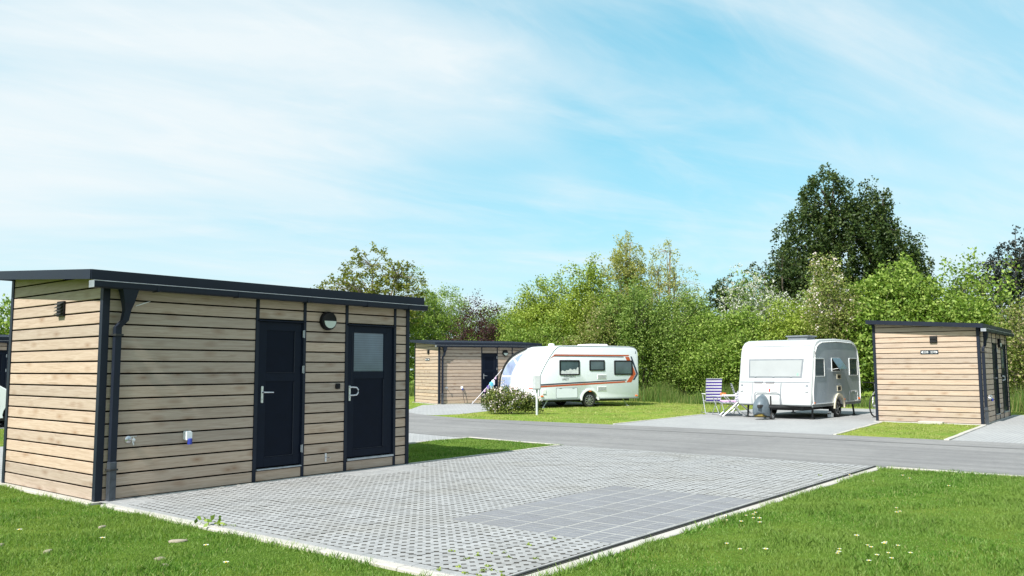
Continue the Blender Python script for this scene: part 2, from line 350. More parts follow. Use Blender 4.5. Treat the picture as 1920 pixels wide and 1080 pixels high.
def mk(name, me, parent=None, loc=(0, 0, 0), rot=(0, 0, 0)):
    o = bpy.data.objects.new(name, me); C.objects.link(o); o.location = loc; o.rotation_euler = rot
    if parent: o.parent = parent
    return o
def tag(o, label=None, cat=None, group=None, kind=None):
    if label: o['label'] = label
    if cat: o['category'] = cat
    if group: o['group'] = group
    if kind: o['kind'] = kind
    return o
def thing(name, label, cat, loc=(0, 0, 0), rz=0.0, group=None):
    o = bpy.data.objects.new(name, None); C.objects.link(o); o.location = loc; o.rotation_euler = (0, 0, rz); o.empty_display_size = 0.2
    return tag(o, label, cat, group)
def text_mesh(txt, size, mat, depth=0.002):
    cu = bpy.data.curves.new('lettering', 'FONT'); cu.body = txt; cu.size = size; cu.extrude = depth; cu.align_x = 'CENTER'; cu.align_y = 'CENTER'; cu.resolution_u = 2
    ob = bpy.data.objects.new('lettering_source', cu); C.objects.link(ob)
    bpy.context.view_layer.update()
    me = bpy.data.meshes.new_from_object(ob.evaluated_get(bpy.context.evaluated_depsgraph_get())); me.name = 'lettering'
    bpy.data.objects.remove(ob); me.materials.clear(); me.materials.append(mat)
    return me
def np_mesh(name, verts, nper, mat, faces=None):
    """verts (N*nper,3): N separate polygons of nper corners each (or faces given per piece)."""
    me = bpy.data.meshes.new(name); verts = np.asarray(verts, np.float32).reshape(-1, 3); nv = len(verts)
    if faces is None:
        loops = np.arange(nv, dtype=np.int32); starts = np.arange(0, nv, nper, dtype=np.int32)
    else:
        faces = np.asarray(faces, np.int32); loops = faces.ravel(); starts = np.arange(0, loops.size, faces.shape[1], dtype=np.int32)
    me.vertices.add(nv); me.vertices.foreach_set('co', verts.ravel())
    me.loops.add(len(loops)); me.loops.foreach_set('vertex_index', loops)
    me.polygons.add(len(starts)); me.polygons.foreach_set('loop_start', starts)
    me.update(calc_edges=True); me.validate()
    me.materials.append(mat)
    return me

# ------------------------------------------------------------------ ground, road, kerbs
def sheet(name, poly, z, mat, parent=None):
    me = bpy.data.meshes.new(name); me.from_pydata([(x, y, z) for x, y in poly], [], [tuple(range(len(poly)))]); me.materials.append(mat)
    o = bpy.data.objects.new(name, me); C.objects.link(o)
    if parent: o.parent = parent
    else: o['kind'] = 'structure'
    if me.polygons[0].normal.z < 0: me.flip_normals()
    return o

def ground_sheet():
    xs = (-700, 4.59, 13.64, 700); ys = (-700, 3.94, 9.88, 700)      # open under the near pitch, whose bed lies lower
    vs = [(x, y, 0.0) for y in ys for x in xs]; fs = [(j * 4 + i, j * 4 + i + 1, j * 4 + i + 5, j * 4 + i + 4) for j in range(3) for i in range(3) if not (i == 1 and j == 1)]
    me = bpy.data.meshes.new('ground'); me.from_pydata(vs, [], fs); me.materials.append(LAWN); mk('ground', me)['kind'] = 'structure'
ground_sheet()

ROAD_N = [(13.62, -60), (13.62, 8), (13.70, 11), (14.05, 14.2), (14.9, 18), (16.6, 23), (20.5, 32), (27, 45), (34, 58)]
ROAD_F = [(19.40, -60), (19.45, 12.4), (19.30, 15), (19.15, 17.4), (19.75, 19.6), (21.0, 22.4), (24.6, 31), (31, 43), (38, 56)]
sheet('road', ROAD_N + ROAD_F[::-1], 0.018, ASPH)
def ribbon(name, line, w, z, mat, parent=None):
    m = MB()
    L = [Vector((x, y, 0)) for x, y in line]
    for a, b in zip(L, L[1:]):
        d = (b - a).normalized(); n = Vector((-d.y, d.x, 0)) * w / 2
        m.add([(*(a + n).xy, z), (*(b + n).xy, z), (*(b - n).xy, z), (*(a - n).xy, z)], [(0, 1, 2, 3)])
    return m.obj(name, mat, parent)
road = bpy.data.objects['road']
sheet('lawn', [(19.2, -40), (60, -40), (60, 60), (38, 56), (31, 43), (24.6, 31), (21.0, 22.4), (19.6, 19.6), (19.0, 17.4), (19.2, 12)], 0.006, LAWN2)
ribbon('paving_seam', [(18.1, -60), (18.1, 9), (18.05, 14), (18.3, 18)], 0.05, 0.0225, SEAM, road)

def kerb_line(name, p0, p1, w=0.10, h=0.045, stone=1.0, label=None):
    """a run of kerb stones, each its own piece, laid end to end."""
    p0 = Vector((*p0, 0)); p1 = Vector((*p1, 0)); d = p1 - p0; L = d.length; d.normalize(); n = max(1, round(L / stone)); s = L / n
    me = MB().box(0.004, s - 0.004, -w / 2, w / 2, -0.08, h, 0.008).mesh('kerb_stone', KERBM)
    root = bpy.data.objects.new(name, None); C.objects.link(root); root['kind'] = 'structure'; root.location = p0; root.rotation_euler = (0, 0, math.atan2(d.y, d.x))
    for i in range(n):
        mk('kerb_stone', me, root, (i * s, random.uniform(-.003, .003), random.uniform(-.003, .003)), (random.uniform(-.004, .004), 0, 0))
    return root
kerb_line('kerb', (4.564, 3.86), (4.564, 9.62), 0.10, 0.030)
kerb_line('kerb', (4.66, 3.892), (13.66, 3.892), 0.12, 0.014)
kerb_line('kerb', (13.60, -14.0), (13.60, 3.80), 0.08, 0.03)
kerb_line('kerb', (9.52, 9.90), (13.6, 9.90), 0.05, 0.03)
kerb_line('kerb', (13.66, 9.95), (13.95, 12.6), 0.07, 0.03)
kerb_line('kerb', (4.5, 12.62), (13.9, 12.62), 0.06, 0.03)
kerb_line('kerb', (19.5, 6.53), (25.0, 7.00), 0.07, 0.03)
kerb_line('kerb', (19.35, 4.2), (24.85, 4.47), 0.10, 0.04)
kerb_line('kerb', (19.6, 12.45), (25.4, 12.72), 0.06, 0.03)

# ------------------------------------------------------------------ the near pitch: real pavers
G_ = 0.096
X0, Y0 = 4.715, 4.009                                     # lattice corner
HOLE = 0.0285
def paver_mesh(name, nx, ny, g, c, top, mat, depth=0.014):
    """nx x ny cells with chamfered corners, so that diamond openings stay at the lattice nodes."""
    m = MB()
    for i in range(nx):
        for j in range(ny):
            x0, y0 = i * g, j * g; e0x = 0.0004 if i == 0 else 0; e1x = 0.0004 if i == nx - 1 else 0; e0y = 0.0004 if j == 0 else 0; e1y = 0.0004 if j == ny - 1 else 0
            a, b, p, q = x0 + e0x, x0 + g - e1x, y0 + e0y, y0 + g - e1y
            o = [(a + c, p), (b - c, p), (b, p + c), (b, q - c), (b - c, q), (a + c, q), (a, q - c), (a, p + c)]
            n = len(m.v); m.v += [(x, y, top) for x, y in o] + [(x, y, top - depth) for x, y in o]
            m.f.append(tuple(n + k for k in range(8)))
            for k in (1, 3, 5, 7): m.f.append((n + k, n + k + 8, n + (k + 1) % 8 + 8, n + (k + 1) % 8))
    me = bpy.data.meshes.new(name); me.from_pydata(m.v, [], m.f); me.materials.append(mat); me.materials.append(PEDGE)
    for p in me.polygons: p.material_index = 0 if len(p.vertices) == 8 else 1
    return me
TOP = 0.030
pitch = sheet('paved_pitch', [(4.59, 3.94), (13.64, 3.94), (13.64, 9.88), (4.59, 9.88)], 0.019, GRAVEL)
pav = paver_mesh('paver', 2, 2, G_, HOLE, TOP, PAVE)
P2 = 2 * G_
plateX = (X0 + G_ * 16, X0 + G_ * 16 + 8 * 4 * G_); plateY = (Y0, Y0 + 5 * 4 * G_)
cells = []
nx, ny = int((13.60 - X0) / P2), int((9.87 - Y0) / P2)
for i in range(nx + 1):
    for j in range(ny + 1):
        x, y = X0 + i * P2, Y0 + j * P2
        if x + P2 > 13.62 or y + P2 > 9.88: continue
        if plateX[0] - .01 <= x < plateX[1] - .01 and plateY[0] - .01 <= y < plateY[1] - .01: continue
        if 7.95 < x < 9.30 and y > 9.10: continue
        if x < 5.05 and y > 9.35: continue
        cells.append((math.hypot(x, y) , x, y))
cells.sort()
rest_v, rest_f = [], []
pv = [tuple(v.co) for v in pav.vertices]; pf = [tuple(p.vertices) for p in pav.polygons]
for k, (d, x, y) in enumerate(cells):
    dz = random.uniform(-.002, .002)
    if k < 298: mk('paver', pav, pitch, (x, y, dz))
    else:
        o = len(rest_v); rest_v += [(a + x, b + y, c + dz) for a, b, c in pv]; rest_f += [tuple(i + o for i in f) for f in pf]
me = bpy.data.meshes.new('pavers'); me.from_pydata(rest_v, [], rest_f); me.materials.append(PAVE); me.materials.append(PEDGE)
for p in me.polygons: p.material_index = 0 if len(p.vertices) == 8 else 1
tag(mk('pavers', me, pitch), kind='stuff')
# plain blue-grey plates, each four by two tiles over pale joint sand
def plate_mesh():
    m = MB(); g = 4 * G_
    for i in range(4):
        for j in range(2):
            x0 = i * G_ + (0.014 if i == 0 else 0.006); x1 = (i + 1) * G_ - (0.014 if i == 3 else 0.006)
            y0 = j * g / 2 + (0.014 if j == 0 else 0.006); y1 = (j + 1) * g / 2 - (0.014 if j == 1 else 0.006)
            m.add([(x0, y0, TOP), (x1, y0, TOP), (x1, y1, TOP), (x0, y1, TOP), (x0 - .002, y0 - .002, TOP - .012), (x1 + .002, y0 - .002, TOP - .012), (x1 + .002, y1 + .002, TOP - .012), (x0 - .002, y1 + .002, TOP - .012)],
                  [(0, 1, 2, 3), (4, 5, 1, 0), (5, 6, 2, 1), (6, 7, 3, 2), (7, 4, 0, 3)])
    return m.mesh('paving_plate', PAVD)
plm = plate_mesh()
for i in range(8):
    for j in range(5):
        mk('paving_plate', plm, pitch, (plateX[0] + i * 4 * G_, plateY[0] + j * 4 * G_, random.uniform(-.001, .001)))
sheet('joint_sand', [(plateX[0], plateY[0]), (plateX[1], plateY[0]), (plateX[1], plateY[1]), (plateX[0], plateY[1])], TOP - 0.0015, SAND, pitch)
# plain light plates in front of the doors and at the corner
def strip_plates(x0, x1, y0, y1, n, m_):
    me = MB().box(0.002, (x1 - x0) / n - 0.002, 0.002, (y1 - y0) / m_ - 0.002, -0.02, TOP, 0.003).mesh('paving_plate', PAVE)
    for i in range(n):
        for j in range(m_): mk('paving_plate', me, pitch, (x0 + i * (x1 - x0) / n, y0 + j * (y1 - y0) / m_, random.uniform(-.002, .001)))
strip_plates(X0 + 34 * G_, X0 + 48 * G_, Y0 + 54 * G_, 9.875, 7, 8)
strip_plates(X0, X0 + 4 * G_, Y0 + 56 * G_, 9.875, 2, 5)
strip_plates(4.619, X0, 3.978, 9.875, 1, 30)
strip_plates(X0, 13.60, 3.978, Y0, 46, 1)
MB().box(4.62, 13.62, 3.955, 3.976, -0.03, TOP + .001, .002).obj('edge_shade_strip', plain('painted_edge_shade', (0.035, 0.036, 0.036), .8, 0, .3, 9), pitch)  # added dark strip: paints the shade on the slab's side face

# ------------------------------------------------------------------ other pitches (too far for single pavers)
def m_farpave(name, dots):
    t = MT(name); v = t.pos(); f = t.noise(v, 30, 5, 0.7); b = t.noise(v, 0.8, 4, 0.6)
    c = t.ramp(f, [(0.3, (0.29, 0.295, 0.30)), (0.7, (0.37, 0.375, 0.38))])
    br = t.add('ShaderNodeTexBrick'); t.l.new(v, br.inputs['Vector']); t.set(br, Scale=1.0, **{'Mortar Size': 0.008, 'Brick Width': 0.2, 'Row Height': 0.1, 'Color1': (1, 1, 1, 1), 'Color2': (0.93, 0.93, 0.94, 1), 'Mortar': (0.6, 0.6, 0.6, 1)})
    c = t.mix(0.9, c, br.outputs[0], 'MULTIPLY')
    if dots:
        vo = t.add('ShaderNodeTexVoronoi', distance='MANHATTAN'); t.set(vo, Scale=1 / G_, Randomness=0.0); t.l.new(v, vo.inputs['Vector'])
        c = t.mix(t.ramp(vo.outputs['Distance'], [(0.22, (1, 1, 1)), (0.3, (0, 0, 0))]), c, (0.09, 0.09, 0.085))
    c = t.mix(0.5, c, t.ramp(b, [(0.35, (0.85, 0.85, 0.86)), (0.65, (1.08, 1.08, 1.07))]), 'MULTIPLY')
    t.color(c); t.p(Roughness=0.9); return t.m
FARD = m_farpave('far_open_pavers', True); FARP = m_farpave('far_pavers', False)
sheet('paved_pitch', [(4.5, 12.66), (13.96, 12.66), (14.6, 17.0), (14.6, 18.6), (4.5, 18.6)], 0.012, FARD)
sheet('paved_pitch', [(19.43, 6.58), (25.0, 7.05), (32.5, 7.4), (32.2, 13.0), (25.4, 12.7), (19.48, 12.42)], 0.014, FARP)
sheet('paved_pitch', [(19.40, 4.14), (24.9, 4.45), (31.0, 4.75), (31.2, -2.0), (19.40, -2.4)], 0.014, FARP)
sheet('paved_pitch', [(19.9, 21.2), (19.95, 19.6), (20.9, 19.35), (22.4, 19.75), (26.4, 20.9), (30.5, 19.7), (31.9, 22.9), (25.4, 25.6), (22.5, 23.3), (21.0, 22.6)], 0.012, FARP)
sheet('paved_pitch', [(2.0, 24.4), (15.6, 24.4), (18.5, 31.5), (2.0, 31.9)], 0.012, FARP)

# ------------------------------------------------------------------ the washroom huts
HL, HW, PITCH, ZB = 4.88, 2.66, 0.145, 0.038
PH = 0.1265
def plank_profile(L, h=PH, t=0.02):
    c = 0.004
    prof = [(0, c), (c, 0), (t, 0), (t, h), (c, h), (0, h - c)]     # (depth y, z)
    m = MB(); m.loft([[(0, y, z) for y, z in prof], [(L, y, z) for y, z in prof]])
    return m
_plank = {}
def plank(parent, L, loc, rz=0.0, h=PH):
    k = (round(L, 3), round(h, 3))
    if k not in _plank: _plank[k] = plank_profile(L, h).mesh('plank', W_)
    return mk('plank', _plank[k], parent, loc, (0, 0, rz))
_parts = {}
def shared(key, fn):
    if key not in _parts: _parts[key] = fn()
    return _parts[key]
ROOF_S = 0.0664
def roof_z(y): return 2.575 + ROOF_S * (y + 0.13)          # underside of the roof

def make_hut(label, loc, rz, sign=None, full=True):
    h = thing('washroom_hut', label, 'hut', (loc[0], loc[1], 0), rz, 'timber washroom huts of the campsite')
    # base slab and sheathing behind the boards
    mk('plinth', shared('plinth', lambda: MB().box(-0.10, HL + 0.03, -0.035, HW + 0.06, -0.05, 0.028, 0.006).mesh('plinth', KERBM)), h)
    def core():
        m = MB(); a, b, c, d = 0.03, HL - 0.03, 0.03, HW - 0.03
        m.add([(a, c, 0.02), (b, c, 0.02), (b, d, 0.02), (a, d, 0.02), (a, c, roof_z(c)), (b, c, roof_z(c)), (b, d, roof_z(d)), (a, d, roof_z(d))],
              [(0, 3, 2, 1), (4, 5, 6, 7), (0, 1, 5, 4), (1, 2, 6, 5), (2, 3, 7, 6), (3, 0, 4, 7)])
        return m.mesh('wall', SHEATH)
    mk('wall', shared('core', core), h)
    # boards: front panels between posts
    panels = [(0.07, 2.045), (2.875, 3.585), (4.61, 4.825)]
    for a, b in panels:
        for j in range(17): plank(h, b - a, (a, 0.0, ZB + j * PITCH))
    for a, b in ((2.10, 2.825), (3.64, 4.56)):
        plank(h, b - a, (a, 0.0, ZB))
        for j in (15, 16): plank(h, b - a, (a, 0.0, ZB + j * PITCH))
    # end walls, the top boards cut to the roof slope
    for side in (0, 1):
        for j in range(19):
            z0 = ZB + j * PITCH; z1 = z0 + PH
            if z1 < roof_z(0.05):
                if side == 0: plank(h, HW - 0.12, (0.0, HW - 0.06, z0), -math.pi / 2)
                else: plank(h, HW - 0.12, (HL, 0.06, z0), math.pi / 2)
            else:
                def cut():
                    ya = max(0.06, (z0 + 0.01 - 2.575) / ROOF_S - 0.13)
                    if ya > HW - 0.2: return None
                    pts = [(ya, z0), (HW - 0.06, z0), (HW - 0.06, min(z1, roof_z(HW - .06)))]
                    yb = (z1 - 2.575) / ROOF_S - 0.13
                    if yb < HW - 0.06: pts.append((max(yb, 0.06), z1))
                    pts.append((ya, min(z1, roof_z(ya))))
                    m = MB(); m.loft([[(0.0, -(y), z - z0) for y, z in pts], [(0.02, -(y), z - z0) for y, z in pts]])
                    # local x runs along the board
                    m.v = [(-b_, a_, c_) for a_, b_, c_ in m.v]
                    return m.mesh('plank', W_)
                me = shared(('cut', j), cut)
                if me:
                    if side == 0:
                        o = mk('plank', me, h, (0.0, 0, z0), (0, 0, math.pi / 2)); o.scale = (1, -1, 1)
                    else: mk('plank', me, h, (HL, 0, z0), (0, 0, math.pi / 2))
    # back boards
    for j in range(18): plank(h, HL - 0.14, (HL - 0.07, HW, ZB + j * PITCH), math.pi)
    # posts
    def postm(x0, x1, top): return MB().box(x0, x1, -0.012, 0.03, 0.012, top, 0.003).mesh('post', ANTH)
    for k, (a, b) in enumerate(((2.047, 2.098), (2.827, 2.873), (3.587, 3.638), (4.562, 4.608))): mk('post', shared(('post', k), lambda: postm(a, b, 2.53)), h)
    def corner(): 
        m = MB(); m.flat([(-0.014, -0.014), (0.068, -0.014), (0.068, 0.016), (0.016, 0.016), (0.016, 0.058), (-0.014, 0.058)], 0.0, 2.56); return m.mesh('corner_post', ANTH)
    mk('corner_post', shared('cp', corner), h)
    mk('corner_post', shared('cp2', lambda: MB().flat([(HL - 0.055, -0.014), (HL + .014, -0.014), (HL + .014, 0.058), (HL - .016, 0.058), (HL - .016, 0.016), (HL - .055, 0.016)], 0.0, 2.56).mesh('corner_post', ANTH)), h)
    mk('corner_post', shared('cp3', lambda: MB().flat([(-0.014, HW - .058), (.016, HW - .058), (.016, HW - .016), (.06, HW - .016), (.06, HW + .014), (-.014, HW + .014)], 0.0, 2.745).mesh('corner_post', ANTH)), h)
    mk('corner_post', shared('cp4', lambda: MB().flat([(HL + 0.014, HW - .058), (HL - .016, HW - .058), (HL - .016, HW - .016), (HL - .06, HW - .016), (HL - .06, HW + .014), (HL + .014, HW + .014)], 0.0, 2.745).mesh('corner_post', ANTH)), h)
    # roof
    yA, yB, xA, xB = -0.13, HW + 0.12, -0.215, HL + 0.215
    def roofm():
        m = MB(); zt = 0.058
        m.add([(xA + .01, yA + .01, roof_z(yA)), (xB - .01, yA + .01, roof_z(yA)), (xB - .01, yB - .01, roof_z(yB)), (xA + .01, yB - .01, roof_z(yB)),
               (xA + .01, yA + .01, roof_z(yA) + zt), (xB - .01, yA + .01, roof_z(yA) + zt), (xB - .01, yB - .01, roof_z(yB) + zt), (xA + .01, yB - .01, roof_z(yB) + zt)],
              [(0, 3, 2, 1), (4, 5, 6, 7), (0, 1, 5, 4), (1, 2, 6, 5), (2, 3, 7, 6), (3, 0, 4, 7)])
        return m.mesh('roof', ANTH)
    roof = mk('roof', shared('roof', roofm), h)
    def ribm():
        m = MB()
        for s in np.arange(xA + 0.12, xB - 0.05, 0.207):
            m.add([(s, yA + .02, roof_z(yA) + .058), (s + .05, yA + .02, roof_z(yA) + .058), (s + .04, yA + .02, roof_z(yA) + .084), (s + .01, yA + .02, roof_z(yA) + .084),
                   (s, yB - .02, roof_z(yB) + .058), (s + .05, yB - .02, roof_z(yB) + .058), (s + .04, yB - .02, roof_z(yB) + .084), (s + .01, yB - .02, roof_z(yB) + .084)],
                  [(0, 1, 2, 3), (7, 6, 5, 4), (0, 4, 5, 1), (1, 5, 6, 2), (2, 6, 7, 3), (3, 7, 4, 0)])
        return m.mesh('roof_ribs', ANTH)
    tag(mk('roof_ribs', shared('ribs', ribm), roof), kind='stuff')
    def fasc(p0, p1, t):
        m = MB(); (x0, y0), (x1, y1) = p0, p1; d = Vector((x1 - x0, y1 - y0, 0)).normalized(); n = Vector((d.y, -d.x, 0)) * t
        def col(x, y, yy): z = roof_z(yy); return [(x, y, z - .022), (x, y, z + .092)], [(x + n.x, y + n.y, z - .022), (x + n.x, y + n.y, z + .092)]
        a, a2 = col(x0, y0, y0); b, b2 = col(x1, y1, y1)
        m.add(a + b + a2 + b2, [(0, 1, 3, 2), (4, 6, 7, 5), (0, 2, 6, 4), (1, 5, 7, 3), (0, 4, 5, 1), (2, 3, 7, 6)])
        return m.mesh('fascia', ANTH)
    for k, (p0, p1) in enumerate((((xA, yA), (xB, yA)), ((xB, yA), (xB, yB)), ((xB, yB), (xA, yB)), ((xA, yB), (xA, yA)))):
        mk('fascia', shared(('fasc', k), lambda: fasc(p0, p1, 0.012)), roof)
    # gutter: open U section with a bright lip
    def gutm():
        m = MB(); g = [(-.085, 2.535), (-.09, 2.475), (-.105, 2.460), (-.190, 2.460), (-.206, 2.475), (-.209, 2.535), (-.203, 2.535), (-.200, 2.478), (-.188, 2.466), (-.107, 2.466), (-.096, 2.478), (-.091, 2.535)]
        m.loft([[(xA + .006, y, z) for y, z in g], [(xB + .02, y, z) for y, z in g]])
        m.box(xA + .006, xA + .010, -.206, -.088, 2.462, 2.534); m.box(xB + .016, xB + .02, -.206, -.088, 2.462, 2.534)
        return m.mesh('gutter', ANTH)
    gut = mk('gutter', shared('gut', gutm), h)
    mk('gutter_lip', shared('lip', lambda: MB().box(xA, xB + .02, -.215, -.200, 2.533, 2.541, .002).mesh('gutter_lip', GALV)), gut)
    mk('gutter_end', shared('gend', lambda: MB().box(xA, xA + .005, -.213, -.085, 2.458, 2.540, .001).mesh('gutter_end', GALV)), gut)
    for x in (0.55, 1.65, 2.75, 3.85, 4.7): mk('bracket', shared('gbr', lambda: MB().box(-.012, .012, -.212, -.08, 2.452, 2.459).box(-.012, .012, -.212, -.209, 2.45, 2.536).mesh('bracket', ANTH)), gut, (x, 0, 0))
    # downpipe with hopper
    def dpm():
        m = MB()
        def ring(x, y, z, w, d): return [(x - w, y - d, z), (x + w, y - d, z), (x + w, y + d, z), (x - w, y + d, z)]
        m.loft([ring(.225, -.135, 2.462, .095, .060), ring(.225, -.125, 2.30, .055, .05), ring(.222, -.11, 2.22, .038, .036), ring(.205, -.10, 2.10, .036, .034), ring(.145, -.062, 2.02, .036, .034), ring(.145, -.062, .45, .036, .034)])
        return m.mesh('downpipe', ANTH)
    dp = mk('downpipe', shared('dp', dpm), h)
    mk('standpipe', shared('sp', lambda: MB().box(.105, .185, -.102, -.022, 0.0, .47, .006).mesh('standpipe', plain('weathered_metal', (0.055, 0.064, 0.08), 0.4, 0.2, 0.35, 14))), dp)
    for z in (1.93, .38): mk('clamp', shared('clamp', lambda: MB().box(.093, .197, -.112, -.008, -.010, .010).box(.09, .10, -.14, -.1, -.012, .012).mesh('clamp', CHASSIS)), dp, (0, 0, z))
    # doors
    def leaf(x0, x1, z0, z1, rails):
        m = MB(); yf = 0.012
        st = 0.115
        m.box(x0, x0 + st, yf, .05, z0, z1, .002); m.box(x1 - st, x1, yf, .05, z0, z1, .002)
        for a, b in rails: m.box(x0 + st + .001, x1 - st - .001, yf, .05, a, b, .002)
        return m.mesh('door', DOORF)
    d1 = mk('door', shared('d1', lambda: leaf(2.118, 2.81, .215, 2.175, ((.215, .34), (1.36, 1.47), (2.055, 2.175)))), h)
    for k, (a, b) in enumerate(((.34, 1.36), (1.47, 2.055))):
        mk('door_panel', shared(('dp1', k), lambda: MB().box(2.233, 2.695, .022, .045, a, b).mesh('door_panel', DOORM)), d1)
        mk('glazing_bead', shared(('gb1', k), lambda: MB().box(2.690, 2.696, .008, .022, a + .01, b - .01).box(2.24, 2.69, .010, .022, a + .004, a + .009).mesh('glazing_bead', plain('lighter_bead', (0.028, 0.032, 0.045), .45, spec=.2))), d1)  # bead strips a little lighter than the door
    def handle(x, z, lever):
        m = MB(); m.box(x - .018, x + .018, .000, .012, z - .115, z + .115, .006)
        if lever: m.tube([(x, .0, z + .03), (x, -.05, z + .03), (x + .03, -.058, z + .03), (x + .14, -.055, z + .027)], [.011, .011, .010, .009], 8)
        else: m.tube([(x, .0, z + .09), (x + .03, -.035, z + .09), (x + .085, -.05, z + .085), (x + .115, -.052, z + .05), (x + .115, -.052, z + .01), (x + .085, -.05, z - .025), (x + .03, -.035, z - .03), (x, .0, z - .03)], .012, 8)
        m.lathe([(.008, -.012), (.008, .0)], (x, 0, z - .06), 'y', 8)
        return m.mesh('handle', STEEL)
    mk('handle', shared('hd1', lambda: handle(2.178, 1.185, True)), d1)
    for z in (2.02, 1.52, .42): mk('hinge', shared('hinge', lambda: MB().lathe([(.009, -.055), (.009, .055)], (2.835, -.018, 0), 'z', 8).box(2.812, 2.835, -.016, -.013, -.05, .05).mesh('hinge', GALV)), d1, (0, 0, z))
    d2 = mk('door', shared('d2', lambda: leaf(3.655, 4.545, .225, 2.175, ((.225, .33), (1.38, 1.49), (2.07, 2.175)))), h)
    mk('pane', shared('pane', lambda: MB().box(3.735, 4.365, .020, .032, 1.488, 2.072).mesh('pane', DGLASS)), d2)
    mk('mullion', shared('mul', lambda: MB().box(4.366, 4.43, .006, .05, .33, 2.07, .003).mesh('mullion', DOORF)), d2)
    mk('door_panel', shared('dp2', lambda: MB().box(3.77, 4.366, .022, .045, .33, 1.38).mesh('door_panel', DOORM)), d2)
    mk('glazing_bead', shared('gb2', lambda: MB().box(4.358, 4.364, .006, .022, .345, 1.37).box(3.775, 4.358, .010, .022, .336, .341).box(3.726, 3.731, .008, .02, 1.30, 2.06).mesh('glazing_bead', bpy.data.materials['lighter_bead'])), d2)
    mk('handle', shared('hd2', lambda: handle(3.692, 1.165, False)), d2)
    for k, (a, b) in enumerate(((2.10, 2.825), (3.64, 4.56))):
        mk('door_frame', shared(('df', k), lambda: MB().box(a, a + .018, .004, .05, .19, 2.20).box(b - .016, b, .004, .05, .19, 2.20).box(a + .018, b - .016, .004, .05, 2.176, 2.20).mesh('door_frame', DOORF)), h)
        mk('drip_strip', shared(('ds', k), lambda: MB().box(a - .02, b + .02, -.035, .03, 2.176, 2.196, .003).mesh('drip_strip', DOORF)), h)
        mk('sill', shared(('sill', k), lambda: MB().box(a + .002, b - .002, -.03, .05, .176, .206 if k else .196, .004).mesh('sill', GALV)), h)
    # lamp
    lamp = mk('wall_lamp', shared('lamp', lambda: MB().lathe([(.135, .0), (.138, -.03), (.132, -.06), (.118, -.07), (.112, -.066)], (3.243, 0, 2.223), 'y', 36).mesh('wall_lamp', BLACK, 40)), h)
    def half():
        ps = [(3.25 + .105 * math.cos(a), 2.222 + .105 * math.sin(a)) for a in np.linspace(math.pi, 2 * math.pi, 20)]
        return MB().prism(ps, -.076, -.066).mesh('diffuser', OPAL)
    mk('diffuser', shared('half', half), lamp)
    mk('bell_box', shared('bell', lambda: MB().box(3.415, 3.49, -.028, 0, 1.235, 1.315, .006).box(3.436, 3.466, -.032, -.028, 1.262, 1.290).mesh('bell_box', BLACK)), h)
    mk('door_hook', shared('hook', lambda: MB().box(3.245, 3.277, -.006, 0, .20, .32).tube([(3.261, 0, .262), (3.261, -.10, .262)], .008, 6).mesh('door_hook', STEEL)), h)
    if full: MB().tube([(.38, -.002, 2.283), (.47, -.003, 2.318), (.56, -.002, 2.350)], [.004, .007, .003], 5).obj('scuff_mark', WPLAST, h)
    # water tap
    def tapm():
        m = MB(); m.lathe([(.042, 0), (.042, -.012), (.030, -.02), (.014, -.03), (.014, -.10), (.02, -.105), (.02, -.14), (.006, -.145)], (.353, 0, .707), 'y', 14)
        m.tube([(.353, -.10, .707), (.353, -.125, .690), (.353, -.130, .645)], [.014, .013, .012], 8); m.tube([(.353, -.125, .71), (.353, -.125, .745)], .008, 6); m.box(.315, .391, -.133, -.117, .742, .754, .004)
        return m.mesh('water_tap', STEEL, 40)
    mk('water_tap', shared('tap', tapm), h)
    sk = mk('power_socket', shared('sock', lambda: MB().box(1.045, 1.135, -.055, 0, .655, .765, .010).prism([(1.055, .655), (1.128, .655), (1.128, .75), (1.055, .76)], -.075, -.055).mesh('power_socket', WPLAST)), h)
    mk('socket_cover', shared('sockc', lambda: MB().lathe([(.028, -.03), (.030, .03), (.026, .042)], (1.10, -.072, .632), 'z', 14).mesh('socket_cover', BPLAST, 40)), sk)
    # vent on the end wall
    v = mk('vent', shared('vent', lambda: MB().box(-.028, 0, 1.00, 1.19, 2.185, 2.375, .004).mesh('vent', BLACK)), h)
    for z in (2.21, 2.25, 2.29, 2.33):
        mk('louvre', shared('louv', lambda: MB().add([(-.028, 1.01, .022), (-.028, 1.18, .022), (-.066, 1.18, -.002), (-.066, 1.01, -.002), (-.028, 1.01, .028), (-.028, 1.18, .028), (-.066, 1.18, .004), (-.066, 1.01, .004)], [(0, 1, 2, 3), (7, 6, 5, 4), (0, 4, 5, 1), (1, 5, 6, 2), (2, 6, 7, 3), (3, 7, 4, 0)]).mesh('louvre', CHASSIS)), v, (0, 0, z))
    if sign:
        y = 1.215; z = 1.935; w = .225
        sg = mk('number_sign', MB().box(-.012, 0.0, y - w, y + w, z - .055, z + .055, .004).mesh('number_sign', plain('sign_navy', (0.012, 0.022, 0.035), .4)), h)
        lt = plain('sign_white', (0.75, 0.76, 0.78), .5)
        for s in (-1, 1):
            yy = y - s * (w - .045)
            MB().add([(-.0145, yy + s * .02, z + .035), (-.0145, yy + s * .02, z - .035), (-.0145, yy - s * .03, z)], [(0, 1, 2)]).obj('arrow', lt, sg)
            o = mk('lettering', text_mesh(sign[0] if s < 0 else sign[1], .085, lt, .001), sg, (-.0145, y - s * .088, z)); o.rotation_euler = (math.pi / 2, 0, -math.pi / 2)
    return h

